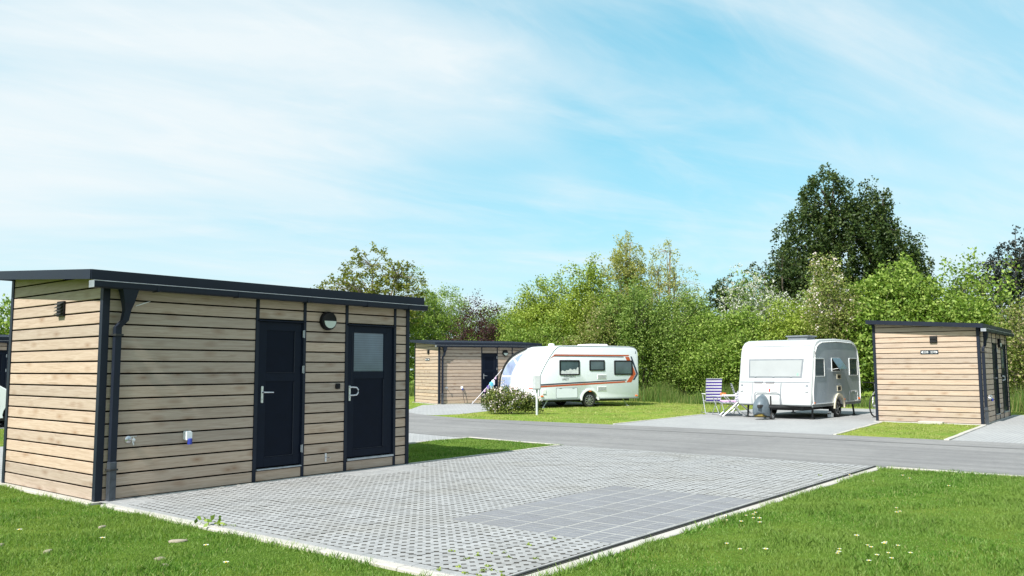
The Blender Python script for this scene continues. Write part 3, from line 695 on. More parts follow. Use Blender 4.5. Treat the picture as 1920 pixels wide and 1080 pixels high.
hut1 = make_hut('timber washroom hut with two dark doors beside the nearest open-jointed paved pitch', (4.569, 9.860), 0.0)
hut2 = make_hut('timber washroom hut standing behind the flowering bush and the caravan with orange stripes', (26.209, 25.456), R(-21.75), ('242', '244'), False)
hut3 = make_hut('timber washroom hut with a black arrow number sign, beside the silver-sided caravan', (25.131, 4.542), R(1.6), ('238', '239'), False)
hut4 = make_hut('timber washroom hut behind the parked white car', (8.75, 32.0), R(0.0), None, False)

# ------------------------------------------------------------------ caravan tools
def chaikin(p, it=2, keep=()):
    for _ in range(it):
        q = []
        for i in range(len(p)):
            a, b = p[i], p[(i + 1) % len(p)]
            q += [(a[0] * .75 + b[0] * .25, a[1] * .75 + b[1] * .25), (a[0] * .25 + b[0] * .75, a[1] * .25 + b[1] * .75)]
        p = q
    return p
def inset(poly, d):
    n = len(poly); out = []
    area = sum(poly[i][0] * poly[(i + 1) % n][1] - poly[(i + 1) % n][0] * poly[i][1] for i in range(n)); sg = 1 if area > 0 else -1
    for i in range(n):
        a, b, c = poly[i - 1], poly[i], poly[(i + 1) % n]
        e1 = Vector((b[0] - a[0], b[1] - a[1])); e2 = Vector((c[0] - b[0], c[1] - b[1]))
        if e1.length < 1e-6 or e2.length < 1e-6: out.append(b); continue
        e1.normalize(); e2.normalize(); nn = Vector((-(e1.y + e2.y), e1.x + e2.x))
        if nn.length < 1e-6: out.append(b); continue
        nn.normalize(); out.append((b[0] + sg * nn.x * d, b[1] + sg * nn.y * d))
    return out
def arch_pts(cx, cz, r, zb, n=14):
    # bottom edge detour over the wheel, given from the higher-x side to the lower-x side
    a0 = math.asin((zb - cz) / r)
    return [(cx + r * math.cos(a), cz + r * math.sin(a)) for a in np.linspace(a0, math.pi - a0, n)]
def front_x(prof, z):
    """smallest x of the profile at height z."""
    best = 1e9; n = len(prof)
    for i in range(n):
        (x1, z1), (x2, z2) = prof[i], prof[(i + 1) % n]
        if (z1 - z) * (z2 - z) <= 0 and abs(z1 - z2) > 1e-9:
            best = min(best, x1 + (x2 - x1) * (z - z1) / (z2 - z1))
    return best
def body_mesh(name, prof, W, bulge, mat, xlim=1.4):
    zs = [p[1] for p in prof]
    m = MB(); rings = []
    ys = [(0, .045), (.012, .018), (.04, 0)] + [(W * t, 0) for t in (.08, .15, .25, .37, .5, .63, .75, .85, .92)] + [(W - .04, 0), (W - .012, .018), (W, .045)]
    for y, ins in ys:
        pr = inset(prof, ins) if ins else prof
        k = bulge * (1 - (2 * y / W - 1) ** 2)
        rings.append([(x - k * max(0, min(1, (xlim - x) / xlim)), y, z) for x, z in pr])
    m.loft(rings)
    return m.mesh(name, mat, 32)
def patch(prof, W, bulge, y0, y1, z0, z1, off, mat, name, parent, taper=0.0, ny=10, nz=6, th=0.012, xlim=1.4):
    """a panel lying on the curved front of the body."""
    m = MB(); front = []; back = []
    for j in range(nz + 1):
        z = z0 + (z1 - z0) * j / nz; tp = taper * (j / nz)
        for i in range(ny + 1):
            y = y0 - tp + (y1 + tp - (y0 - tp)) * i / ny
            x = front_x(prof, z); k = bulge * (1 - (2 * y / W - 1) ** 2) * max(0, min(1, (xlim - x) / xlim)); x -= k
            front.append((x - off - th, y, z)); back.append((x - off + .004, y, z))
    n = ny + 1; N = len(front); m.v = front + back
    for j in range(nz):
        for i in range(ny):
            a = j * n + i; m.f.append((a, a + 1, a + n + 1, a + n)); m.f.append((N + a + n, N + a + n + 1, N + a + 1, N + a))
    for i in range(ny):
        m.f.append((i, N + i, N + i + 1, i + 1)); a = nz * n + i; m.f.append((a, a + 1, N + a + 1, N + a))
    for j in range(nz):
        a = j * n; m.f.append((a, a + n, N + a + n, N + a)); a += ny; m.f.append((a, N + a, N + a + n, a + n))
    return m.obj(name, mat, parent, 35)
def rrect(x0, x1, z0, z1, r, n=5):
    out = []
    for cx, cz, a0 in ((x1 - r, z1 - r, 0), (x0 + r, z1 - r, 90), (x0 + r, z0 + r, 180), (x1 - r, z0 + r, 270)):
        out += [(cx + r * math.cos(R(a0 + 90 * k / n)), cz + r * math.sin(R(a0 + 90 * k / n))) for k in range(n + 1)]
    return out
def frame_ring(outer, inner, y0, y1):
    m = MB(); n = len(outer); m.v = [(x, y0, z) for x, z in outer] + [(x, y0, z) for x, z in inner] + [(x, y1, z) for x, z in outer] + [(x, y1, z) for x, z in inner]
    for i in range(n):
        j = (i + 1) % n
        m.f += [(i, j, n + j, n + i), (2 * n + i, 3 * n + i, 3 * n + j, 2 * n + j), (i, 2 * n + i, 2 * n + j, j), (n + i, n + j, 3 * n + j, 3 * n + i)]
    return m
def side_window(parent, x0, x1, z0, z1, fmat, fw=.035, r=.05, curtain=False, gmat=None):
    w = frame_ring(rrect(x0, x1, z0, z1, r), rrect(x0 + fw, x1 - fw, z0 + fw, z1 - fw, max(.01, r - fw * .6)), -.022, .004).obj('window', fmat, parent)
    if curtain:
        MB().prism(rrect(x0 + fw * .5, x1 - fw * .5, z0 + fw * .5, z1 - fw * .5, .02), -.006, .002).obj('pane', CGLASS, w)
        m = MB()
        xs = np.linspace(x0 + fw, x1 - fw, 25); hgt = [.6 + .4 * math.sin(i * .9) * math.sin(i * .37) for i in range(25)]
        for i in range(24):
            za = z0 + fw; zb_ = z0 + fw + (z1 - z0 - 2 * fw) * (.30 + .25 * hgt[i]) * (0.5 + 0.5 * i / 24)
            y = -.0075 - .0035 * (i % 2); y2 = -.0075 - .0035 * ((i + 1) % 2)
            m.add([(xs[i], y, za), (xs[i + 1], y2, za), (xs[i + 1], y2, zb_), (xs[i], y, zb_)], [(0, 1, 2, 3)])
        m.obj('curtain', CURT, w)
    else: MB().prism(rrect(x0 + fw * .5, x1 - fw * .5, z0 + fw * .5, z1 - fw * .5, .02), -.012, .002).obj('pane', gmat or CGLASS, w)
    return w
def slat_vent(parent, x0, x1, z0, z1, fmat, bmat, n=5):
    v = MB().box(x0, x1, -.012, .002, z0, z1, .003).obj('vent', fmat, parent)
    s = (z1 - z0 - .03) / n
    m = MB()
    me = MB().box(x0 + .02, x1 - .02, -.016, -.0125, 0, s * .45).mesh('vent_slot', bmat)
    for k in range(n): mk('vent_slot', me, v, (0, 0, z0 + .018 + k * s))
    return v
def wheel(parent, cx, cz, r, y, spokes=10, out=-1, name='wheel', w=.17, rim=.66, rmat=None):
    """a wheel whose outer face looks along y*out."""
    o = out
    t = MB().lathe([(r * rim * .95, y - o * w * .0), (r * rim, y + o * .01), (r * .86, y + o * .02), (r * .97, y + o * .005), (r, y - o * .03), (r, y - o * (w - .03)), (r * .95, y - o * (w)), (r * rim, y - o * w)], (cx, 0, cz), 'y', 32, False, False).obj(name, RUBBER, parent, 40)
    rm = MB(); rr = r * rim
    rm.lathe([(rr, y + o * .008), (rr * .93, y + o * .012), (rr * .90, y - o * .03), (rr * .3, y - o * .05)], (cx, 0, cz), 'y', 28, False, True)
    rmo = rm.obj('rim', BLACK if spokes else GALV, t, 40)
    sp = MB()
    for k in range(spokes):
        a = 2 * math.pi * k / spokes; da = .085; tw = .22
        def pt(rad, ang, yy): return (cx + rad * math.cos(ang), yy, cz + rad * math.sin(ang))
        y1 = y + o * .008; y2 = y - o * .02
        sp.loft([[pt(rr * .16, a - .22, y1), pt(rr * .16, a + .22, y1), pt(rr * .16, a + .22, y2), pt(rr * .16, a - .22, y2)],
                 [pt(rr * .96, a + tw - da, y1), pt(rr * .96, a + tw + da, y1), pt(rr * .96, a + tw + da, y2), pt(rr * .96, a + tw - da, y2)]])
    sp.lathe([(rr * 1.0, y + o * .010), (rr * 1.0, y - o * .01), (rr * .93, y - o * .01), (rr * .93, y + o * .012), (rr * 1.0, y + o * .010)], (cx, 0, cz), 'y', 28, False, False)
    sp.lathe([(rr * .2, y - o * .03), (rr * .2, y + o * .012), (rr * .05, y + o * .018)], (cx, 0, cz), 'y', 14)
    sp.obj('spokes', rmat or ALLOY, rmo)
    return t
def steady(parent, x, y, z, top, lean):
    MB().tube([(x, y, top), (x + lean, y, .03)], [.022, .018], 6).tube([(x + lean * .15, y, top), (x + lean * .55, y + .01, (top + .03) * .55)], .012, 5).box(x + lean - .06, x + lean + .06, y - .06, y + .06, .0, .03, .006).obj('corner_steady', GALV, parent)

# ------------------------------------------------------------------ caravan with orange stripes
def caravan_stripe():
    W = 2.30; c = thing('caravan', 'white touring caravan with orange and navy stripes and an arrow chevron, on the lawn', 'caravan', (25.416, 19.75, 0), -0.39)
    zb = .33
    top = [(.28, zb + .05), (.27, .70), (.28, 1.12), (.36, 1.36), (.51, 1.63), (.73, 1.95), (.96, 2.24), (1.12, 2.36), (1.35, 2.415)]
    prof = [(5.0, zb + .06), (5.02, 1.2), (5.0, 2.10), (4.97, 2.22), (4.90, 2.32), (4.78, 2.385), (4.6, 2.41), (3.0, 2.425)] + top[::-1] + [(.34, zb)]
    prof = prof + arch_pts(2.6, .29, .375, zb)[::-1] + [(4.93, zb)]
    body = body_mesh('body', prof, W, .20, WBODY); b = mk('body', body, c)
    # side profile seal line following the nose
    nose = [(x + .02, z) for x, z in top]
    m = MB(); m.tube([(x, -.004, z) for x, z in nose], .009, 5); m.tube([(1.37, -.004, 2.40), (4.6, -.004, 2.395), (4.78, -.004, 2.365), (4.88, -.004, 2.30)], .009, 5); m.obj('edge_trim', GLINE, c)
    y0, y1 = -.0045, .003
    D = lambda pts, mat, n='stripe', p=c: MB().prism(pts, y0, y1).obj(n, mat, p)
    D([(.30, .875), (4.38, 1.035), (4.38, 1.075), (.30, .925)], NAVY)
    D([(.30, .800), (4.34, .950), (4.31, 1.010), (.30, .860)], ORANGE)
    D([(.78, 1.90), (1.02, 2.015), (4.50, 2.010), (4.54, 2.065), (1.0, 2.070)], ORANGE)
    D([(.97, 1.985), (4.27, 1.965), (4.25, 1.995), (1.0, 2.005)], NAVY)
    D([(4.34, 1.985), (4.53, 1.985), (4.86, 1.30), (4.62, .955), (4.38, .955), (4.68, 1.30)], ORANGE, 'chevron')
    D([(4.60, 2.0), (4.67, 2.0), (4.975, 1.29), (4.79, 1.05), (4.705, 1.05), (4.88, 1.29)], NAVY, 'chevron')
    MB().prism([(4.84, 2.11), (4.875, 2.13), (4.86, 2.23), (4.845, 2.20)], -.006, .002).obj('emblem', NAVY, c)
    side_window(c, 1.21, 2.14, 1.26, 1.85, BLACK, .05, .04, curtain=True)
    side_window(c, 2.60, 3.33, 1.43, 1.85, BLACK, .05, .04)
    side_window(c, 3.79, 4.69, 1.26, 1.84, BLACK, .05, .04)
    slat_vent(c, 2.98, 3.40, 1.10, 1.28, WTRIM, GLINE); slat_vent(c, 2.98, 3.40, .63, .81, WTRIM, GLINE)
    ht = frame_ring(rrect(1.05, 2.04, .38, .78, .03), rrect(1.065, 2.025, .395, .765, .02), -.006, .002).obj('hatch', GLINE, c)
    MB().prism(rrect(1.068, 2.022, .398, .762, .02), -.008, .002).obj('hatch_panel', WBODY, ht)
    for x in (1.25, 1.83): MB().box(x - .05, x + .05, -.018, 0, .755, .775, .004).obj('latch', GLINE, ht)
    MB().prism(rrect(.45, .60, .55, .71, .02), -.014, .002).obj('service_flap', WTRIM, c)
    MB().box(.46, .60, -.02, 0, .545, .56).obj('flap_lip', GLINE, c)
    for x, z in ((.42, .47), (2.61, .635), (4.87, .42)): MB().box(x - .055, x + .055, -.03, .0, z - .028, z + .028, .008).obj('marker_lamp', AMBER, c)
    # wheel arch lip and wheels
    ar = [(2.6 + .43 * math.cos(a), .29 + .43 * math.sin(a)) for a in np.linspace(-.02, math.pi + .02, 24)]; ai = [(2.6 + .372 * math.cos(a), .29 + .372 * math.sin(a)) for a in np.linspace(-.02, math.pi + .02, 24)]
    m = MB()
    for i in range(23):
        q = [ar[i], ar[i + 1], ai[i + 1], ai[i]]; m.prism(q, -.035, .01)
    m.obj('wheel_arch', WTRIM, c)
    wheel(c, 2.6, .29, .29, .035, 10); wheel(c, 2.6, .29, .29, W - .035, 10, 1)
    MB().box(.5, 4.8, .40, W - .40, .22, .345).tube([(2.6, .2, .29), (2.6, W - .2, .29)], .05, 8).box(2.1, 3.1, .33, .38, .25, .68).box(2.1, 3.1, W - .38, W - .33, .25, .68).obj('chassis', CHASSIS, c)
    MB().box(.32, 2.19, -.012, .02, .31, .345, .004).box(3.01, 4.98, -.012, .02, .31, .345, .004).obj('skirt', SKIRT, c)
    for x, l in ((.75, -.22), (4.25, .25)):
        for y in (.12, W - .12): steady(c, x, y, 0, .32, l)
    MB().tube([(.35, W / 2 - .5, .30), (-.95, W / 2, .33)], .04, 6).tube([(.35, W / 2 + .5, .30), (-.95, W / 2, .33)], .04, 6).box(-1.2, -.9, W / 2 - .05, W / 2 + .05, .33, .43, .02).tube([(-.7, W / 2 + .12, .55), (-.7, W / 2 + .12, .12)], .025, 6).lathe([(.10, -.03), (.10, .03)], (-.7, W / 2 + .12, .10), 'y', 14).obj('drawbar', CHASSIS, c)
    # nose details
    patch(prof, W, .20, .35, W - .35, 1.28, 1.72, .0, CGLASS, 'front_window', c, .0, th=.01) if False else None
    for z, h_ in ((1.10, .006), (.56, .006)): patch(prof, W, .20, .08, W - .08, z, z + h_, .0, GLINE, 'front_seam', c, ny=14, nz=1, th=.003)
    patch(prof, W, .20, .04, .55, .73, .775, .0, ORANGE, 'front_stripe', c, ny=6, nz=1, th=.004); patch(prof, W, .20, W - .55, W - .04, .73, .775, .0, ORANGE, 'front_stripe', c, ny=6, nz=1, th=.004)
    patch(prof, W, .20, .7, 1.6, 2.16, 2.19, .0, GLINE, 'front_seam', c, ny=8, nz=1, th=.003)
    MB().lathe([(.13, 0), (.13, .07), (.10, .10), (.02, .11)], (1.55, 1.15, 2.415), 'z', 18).obj('roof_cap', WTRIM, c, 40)
    MB().box(2.9, 3.75, .35, 1.35, 2.42, 2.50, .03).obj('roof_hatch', WTRIM, c)
    # lettering under the first window
    for txt, x, z, s in (('WEINSBERG', 1.67, 1.205, .105), ('UREST', 1.48, 1.10, .11)):
        o = mk('lettering', text_mesh(txt, s, LETTER, .001), c, (x, -.004, z)); o.rotation_euler = (math.pi / 2, 0, 0)
    return c
car1 = caravan_stripe()

# porch awning on its far side: arched end with clear blue film
def awning():
    a = thing('porch_awning', 'arched porch awning with blue film windows, on the far side of the orange-striped caravan', 'awning', (25.416, 19.75, 0), -0.39)
    prof = [(2.33, 2.36), (2.53, 2.33), (2.83, 2.27), (3.20, 2.18), (3.58, 2.07), (3.89, 1.93), (4.20, 1.73), (4.42, 1.52), (4.58, 1.34), (4.70, 1.08), (4.77, .72), (4.80, .36), (4.81, .02)]   # (y, z)
    x0, x1 = 1.10, 4.3
    m = MB(); n = len(prof)
    m.loft([[(x0, y, z) for y, z in prof] + [(x0, y - .015, z - .012) for y, z in prof[::-1]], [(x1, y, z) for y, z in prof] + [(x1, y - .015, z - .012) for y, z in prof[::-1]]])
    m.obj('awning_roof', AWNF, a, 50)
    MB().tube([(x0 - .01, y, z) for y, z in prof], .045, 6).obj('front_pole', CHASSIS, a)
    MB().tube([(x1, y, z) for y, z in prof], .03, 6).obj('rear_pole', CHASSIS, a)
    poly = [(2.31, .02)] + [(y - .03, z - .02) for y, z in prof[::-1]] + [(2.31, 2.28)]
    MB().loft([[(x0 + .01, y, z) for y, z in poly], [(x0 + .02, y, z) for y, z in poly]]).obj('end_wall', WTRIM, a)
    up = [(2.95, 1.24), (4.52, 1.24), (4.40, 1.44), (4.05, 1.73), (3.56, 1.94), (3.30, 1.70)]
    lo = [(2.75, .25), (4.70, .25), (4.66, .96), (4.55, 1.17), (2.85, 1.17)]
    tr = [(2.50, 1.75), (3.05, 1.70), (3.40, 1.95), (3.15, 2.05), (2.60, 2.18)]
    for p_ in (up, lo, tr): MB().loft([[(x0 + .002, y, z) for y, z in p_], [(x0 + .010, y, z) for y, z in p_]]).obj('film_window', CBLUE, a)
    return a
awning()

# ------------------------------------------------------------------ silver-sided caravan
def caravan_silver():
    W = 2.31; c = thing('caravan', 'older touring caravan with silver side, white front and grey hitch cover', 'caravan', (24.498, 8.825, 0), -0.05)
    zb = .40; B = .07
    fr = [(.0, zb + .02), (-.01, .62), (.03, .80), (.08, 1.05), (.16, 1.36), (.24, 1.78), (.29, 2.0), (.38, 2.18), (.54, 2.30), (.78, 2.36)]
    rear = [(3.93, zb + .03), (3.95, .8), (3.94, 1.3), (3.87, 1.85), (3.82, 2.05), (3.72, 2.22), (3.55, 2.33), (3.30, 2.385)]
    prof = rear + [(2.0, 2.41)] + fr[::-1] + [(.05, zb)] + arch_pts(2.05, .30, .36, zb)[::-1] + [(3.88, zb)]
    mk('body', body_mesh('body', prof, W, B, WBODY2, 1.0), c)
    # silver side panel inside a white border, wheel arch cut out
    ins = rear + [(2.0, 2.41)] + fr[::-1]
    base = [(max(.13, x + .10) if x < 1.0 else (x - .085 if x > 3.2 else x), min(z, 9) - (.085 if z > 2.25 else .045 if z > 2.1 else 0)) for x, z in ins if z > .47]
    side = base + [(.14, .46)] + arch_pts(2.05, .30, .365, .46)[::-1] + [(3.85, .46)]
    pnl = MB().prism(side, -.006, .004).obj('side_panel', m_silver(), c)
    MB().tube([(x, -.010, z) for x, z in ([(.14, .46)] + base[::-1] + [(3.85, .46)])], .017, 6).obj('edge_trim', WTRIM, c, 60)
    MB().box(.06, 1.70, -.014, .02, .375, .455, .004).box(2.42, 3.88, -.014, .02, .375, .455, .004).obj('skirt', SKIRT, c)
    MB().box(.06, 1.70, -.02, .0, .456, .472).box(2.42, 3.86, -.02, .0, .456, .472).obj('skirt_rail', WTRIM, c)
    side_window(c, .30, 1.02, 1.26, 1.80, WTRIM, .022, .03); side_window(c, 3.0, 3.70, 1.27, 1.82, WTRIM, .022, .03)
    # the middle window is propped open
    w = frame_ring(rrect(1.58, 2.26, 1.40, 1.82, .02), rrect(1.605, 2.235, 1.425, 1.795, .015), -.018, .004).obj('window', WTRIM, c)
    MB().prism(rrect(1.60, 2.24, 1.42, 1.80, .015), -.007, .002).obj('opening', BLACK, w)
    sash = MB().box(1.60, 2.24, -.006, .006, -.40, 0, .003).obj('pane', CGLASS, w); sash.location = (0, -.022, 1.81); sash.rotation_euler = (R(-33), 0, 0)
    for x in (1.63, 2.21): MB().tube([(x, -.01, 1.47), (x, -.20, 1.50)], .007, 5).obj('stay', WTRIM, w)
    for z0, z1 in ((1.17, 1.32), (.80, .97)): 
        v = frame_ring(rrect(1.96, 2.30, z0, z1, .01), rrect(2.0, 2.26, z0 + .03, z1 - .03, .008), -.016, .003).obj('vent', CREAM, c)
        MB().box(2.0, 2.26, -.010, .002, z0 + .03, z1 - .03).obj('vent_slot', CHASSIS, v)
    ht = frame_ring(rrect(2.95, 3.65, .47, .80, .02), rrect(2.975, 3.625, .495, .775, .015), -.014, .003).obj('hatch', WTRIM, c)
    for x in (3.1, 3.5): MB().lathe([(.022, -.02), (.022, .0)], (x, 0, .755), 'y', 10).obj('latch', WTRIM, ht)
    for x, z in ((.18, .50), (2.50, .535), (3.76, .54)): MB().box(x - .045, x + .045, -.03, 0, z - .03, z + .03, .008).obj('marker_lamp', AMBER, c)
    ar = [(2.05 + .42 * math.cos(a), .30 + .44 * math.sin(a)) for a in np.linspace(-.02, math.pi + .02, 24)]; ai = [(2.05 + .355 * math.cos(a), .30 + .365 * math.sin(a)) for a in np.linspace(-.02, math.pi + .02, 24)]
    m = MB()
    for i in range(23): m.prism([ar[i], ar[i + 1], ai[i + 1], ai[i]], -.05, .01)
    m.obj('wheel_arch', CREAM, c)
    wheel(c, 2.05, .29, .29, .04, 6); wheel(c, 2.05, .29, .29, W - .04, 6, 1)
    MB().box(.3, 3.7, .40, W - .40, .26, .41).box(1.6, 2.5, .34, .39, .28, .66).box(1.6, 2.5, W - .39, W - .34, .28, .66).tube([(2.05, .15, .29), (2.05, W - .15, .29)], .05, 8).obj('chassis', CHASSIS, c)
    for x, l in ((.42, -.06), (3.55, .12)):
        for y in (.14, W - .14): MB().tube([(x, y, .42), (x + l, y, .04)], [.035, .028], 6).box(x + l - .07, x + l + .07, y - .06, y + .06, 0, .04, .008).obj('corner_steady', CHASSIS, c)
    # front: window over a white blind, locker, handles, rail, lamps
    fw = patch(prof, W, B, .30, W - .34, 1.225, 1.785, .0, GLINE, 'front_window', c, .03, xlim=1.0, th=.008)
    patch(prof, W, B, .345, W - .385, 1.265, 1.745, .009, CBLIND, 'pane', fw, .03, xlim=1.0, th=.006)
    for y in (.62, 1.16, 1.74): patch(prof, W, B, y - .03, y + .03, 1.235, 1.265, .012, GLINE, 'latch', fw, 0, 2, 2, .012, 1.0)
    MB().box(0, 1, 0, 1, 0, 1).v if False else None
    P = lambda *a, **k: patch(prof, W, B, *a, xlim=1.0, **k)
    P(.06, W - .06, 1.078, 1.106, .0, GLINE, 'front_seam', c, ny=12, nz=1, th=.003)
    P(.10, W - .2, 2.16, 2.18, .0, GLINE, 'front_seam', c, ny=12, nz=1, th=.004)
    lk = P(.92, 1.80, .44, 1.07, .0, WBODY2, 'locker_lid', c, ny=6, nz=8, th=.010)
    for y in (.90, 1.805): P(y - .010, y + .020, .44, 1.07, .0, GLINE, 'locker_gap', lk, ny=1, nz=8, th=.004)
    for y in (1.12, 1.49):
        P(y, y + .27, 1.075, 1.115, .004, GLINE, 'grab_handle', c, ny=3, nz=2, th=.03); P(y, y + .27, 1.062, 1.074, .006, ORANGE, 'handle_edge', c, ny=3, nz=1, th=.01)
    rl = [(-.09, 1.70, .50), (-.09, 1.70, .74), (-.09, 1.64, .80), (-.09, .98, .80), (-.09, .90, .75), (-.09, .86, .46)]
    MB().tube([(x - B * .7 + .03, y, z) for x, y, z in rl], .014, 6).obj('rail', plain('pale_grey_rail', (.26, .28, .31), .4), c)
    P(1.19, 1.33, .77, .93, .012, WTRIM, 'badge', c, ny=2, nz=2, th=.006); P(1.215, 1.275, .80, .90, .019, plain('badge_red', (.5, .04, .03), .4), 'badge_mark', c, ny=2, nz=2, th=.002)
    for y in (.10, W - .17): P(y, y + .07, .80, 1.02, .0, GLINE, 'front_lamp', c, ny=2, nz=4, th=.015); P(y + .012, y + .058, .82, .96, .015, WPLAST, 'lamp_lens', c, ny=2, nz=4, th=.006)
    P(.02, W - .02, .40, .44, .0, SKIRT, 'bumper', c, ny=12, nz=1, th=.02)
    P(1.45, 1.75, 1.29, 1.33, .016, plain('sticker_green', (.2, .6, .3), .5), 'sticker', fw, ny=1, nz=1, th=.001) if False else P(.40, .45, 1.29, 1.36, .0155, plain('sticker_green', (.2, .6, .3), .5), 'sticker', fw, ny=1, nz=1, th=.001)
    # roof
    MB().box(.75, 1.45, .35, 1.05, 2.455, 2.495, .012).box(.80, 1.40, .40, 1.0, 2.36, 2.455).obj('roof_hatch', GLINE, c)
    # drawbar, jockey wheel
    MB().tube([(.3, .55, .36), (-.75, 1.15, .38)], .035, 6).tube([(.3, 1.75, .36), (-.75, 1.15, .38)], .035, 6).box(-1.0, -.7, 1.10, 1.20, .36, .46, .02).tube([(-.45, 1.03, .70), (-.45, 1.03, .10)], .025, 6).obj('drawbar', CHASSIS, c)
    wheel(c, -.42, .105, .105, .99, 5, -1, 'jockey_wheel', .06, .6, WPLAST)
    # tarpaulin cover hung over the coupling
    m = MB(); rings = []
    rs = random.Random(5)
    for z, rx, ry, ox in ((.16, .30, .27, 0), (.24, .34, .27, 0), (.36, .36, .26, .0), (.48, .33, .24, .02), (.58, .27, .20, .05), (.67, .18, .13, .08), (.73, .07, .06, .11), (.745, .01, .01, .12)):
        ring = []
        for k in range(18):
            a = 2 * math.pi * k / 18; f = 1 + .10 * math.sin(a * 5 + z * 6) * min(1, (.75 - z) * 2.2) + rs.uniform(-.03, .03)
            ring.append((-.62 + ox + .86 * rx * f * math.cos(a), 1.25 + .84 * ry * f * math.sin(a), z + (.05 * math.sin(a * 2 + 1) if z < .2 else 0)))
        rings.append(ring)
    m.loft(rings); m.obj('hitch_cover', GREYT, c, 60)
    MB().box(-.82, -.46, 1.12, 1.40, .10, .30, .03).obj('cover_lining', YEL, c)
    return c
car2 = caravan_silver()
tag(MB().box(-.10, .10, -.06, .06, 0, .14, .012).prism([(-.10, .10), (.02, .10), (-.10, .19)], -.05, .05).obj('wheel_chock', WPLAST), 'white chock under the silver-sided caravan', 'chock')
bpy.data.objects['wheel_chock'].location = (26.15, 8.85, 0.016)

# ------------------------------------------------------------------ camping furniture
def camp_chair(label, loc, rz, fa, fb, back=1.14, width=.50, cushion=False, lean=.20, arms=True):
    """folding armchair: local -y is behind the sitter, z up. backrest at y=0."""
    c = thing('folding_chair', label, 'chair', (loc[0], loc[1], .016), rz)
    w = width / 2; zs = .44
    top = Vector((0, -lean, back)); bot = Vector((0, .02, zs - .02))
    d = top - bot
    fr = MB()
    for s in (-1, 1): fr.tube([(s * w, bot.y, bot.z - .03), (s * w, bot.y + d.y * .5, bot.z + d.z * .5), (s * w, top.y, top.z)], .013, 6)
    fr.tube([(-w, top.y, top.z), (w, top.y, top.z)], .013, 6); fr.tube([(-w, bot.y, bot.z - .03), (w, bot.y, bot.z - .03)], .012, 6)
    fr.obj('back_frame', ALU, c)
    n = 15
    for k in range(n):
        a = bot + d * (k / n); b = bot + d * ((k + .98) / n); sag = .02
        m = MB(); rows = []
        for p in (a, b):
            rows.append([(x * (w + .008) / 4, p.y - .014 + sag * (1 - (x / 4) ** 2), p.z) for x in range(-4, 5)])
        m.v = rows[0] + rows[1] + [(x, y + .006, z) for x, y, z in rows[0] + rows[1]]
        for i in range(8): m.f += [(i, i + 1, i + 10, i + 9), (i + 27, i + 28, i + 19, i + 18)]
        for a_, b_ in ((0, 8), (9, 17)):
            for i in range(a_, b_): m.f.append((i, i + 18, i + 19, i + 1))
        m.obj('back_stripe', fa if k % 2 == 0 else fb, c)
    for k in range(8):
        y0 = .03 + k * .055
        MB().box(-w - .005, w + .005, y0, y0 + .053, zs - .012, zs - .003).obj('seat_stripe', fb if k % 2 == 0 else fa, c)
    sf = MB()
    for s in (-1, 1): sf.tube([(s * w, 0, zs - .015), (s * w, .48, zs - .015)], .013, 6)
    sf.tube([(-w, .48, zs - .015), (w, .48, zs - .015)], .013, 6); sf.obj('seat_frame', ALU, c)
    for s in (-1, 1):      # crossed legs joined by floor bars
        MB().tube([(s * (w + .03), .34, zs + .20), (s * (w + .06), -.22, .02)], .013, 6).obj('leg', ALU, c)
        MB().tube([(s * (w + .02), .0, zs), (s * (w + .05), .46, .02)], .013, 6).obj('leg', ALU, c)
        if arms: MB().box(s * (w + .03) - .025, s * (w + .03) + .025, -.06, .38, zs + .20, zs + .225, .008).obj('armrest', WPLAST, c)
    for y in (-.22, .46): MB().tube([(-w - .06, y, .02), (w + .06, y, .02)], .018 if y < 0 else .013, 6).obj('floor_bar', ALU, c)
    if cushion: MB().box(-w + .02, w - .02, .02, .46, zs, zs + .06, .025).obj('cushion', FABPK, c)
    return c
camp_chair('tall folding chair in violet and white stripes, on the edge of the paved pitch', (26.0, 12.62), R(-52), FABP, FABW, 1.15, .50)
camp_chair('navy and white striped folding chair without cushion, close to the caravan', (26.65, 12.1), R(-150), FABN, FABW, .98, .46, False, .16)
camp_chair('low striped folding chair with a lilac seat cushion by the camping table', (25.03, 11.39), R(35), FABN, FABW, .78, .46, True, .12)
def camp_table():
    t = thing('camping_table', 'small white folding camping table between the striped chairs', 'table', (25.5, 11.94, .016), R(-45))
    MB().box(-.42, .42, -.30, .30, .60, .625, .008).obj('table_top', plain('table_grey', (.50, .52, .55), .4), t)
    for s in (-1, 1):
        MB().tube([(s * .36, -.30, .60), (s * .36, .30, .02)], .013, 6).obj('leg', ALU, t); MB().tube([(s * .33, .30, .60), (s * .33, -.30, .02)], .013, 6).obj('leg', ALU, t)
    for y in (-.30, .30): MB().tube([(-.40, y, .02), (.40, y, .02)], .013, 6).obj('floor_bar', ALU, t)
    return t
camp_table()
b = MB().lathe([(.075, 0), (.095, .02), (.10, .075), (.09, .08), (.085, .02)], (0, 0, 0), 'z', 18).obj('bowl', ORG, None, 40); b.location = (25.55, 12.05, .642)
tag(b, 'orange bowl standing on the camping table', 'bowl')

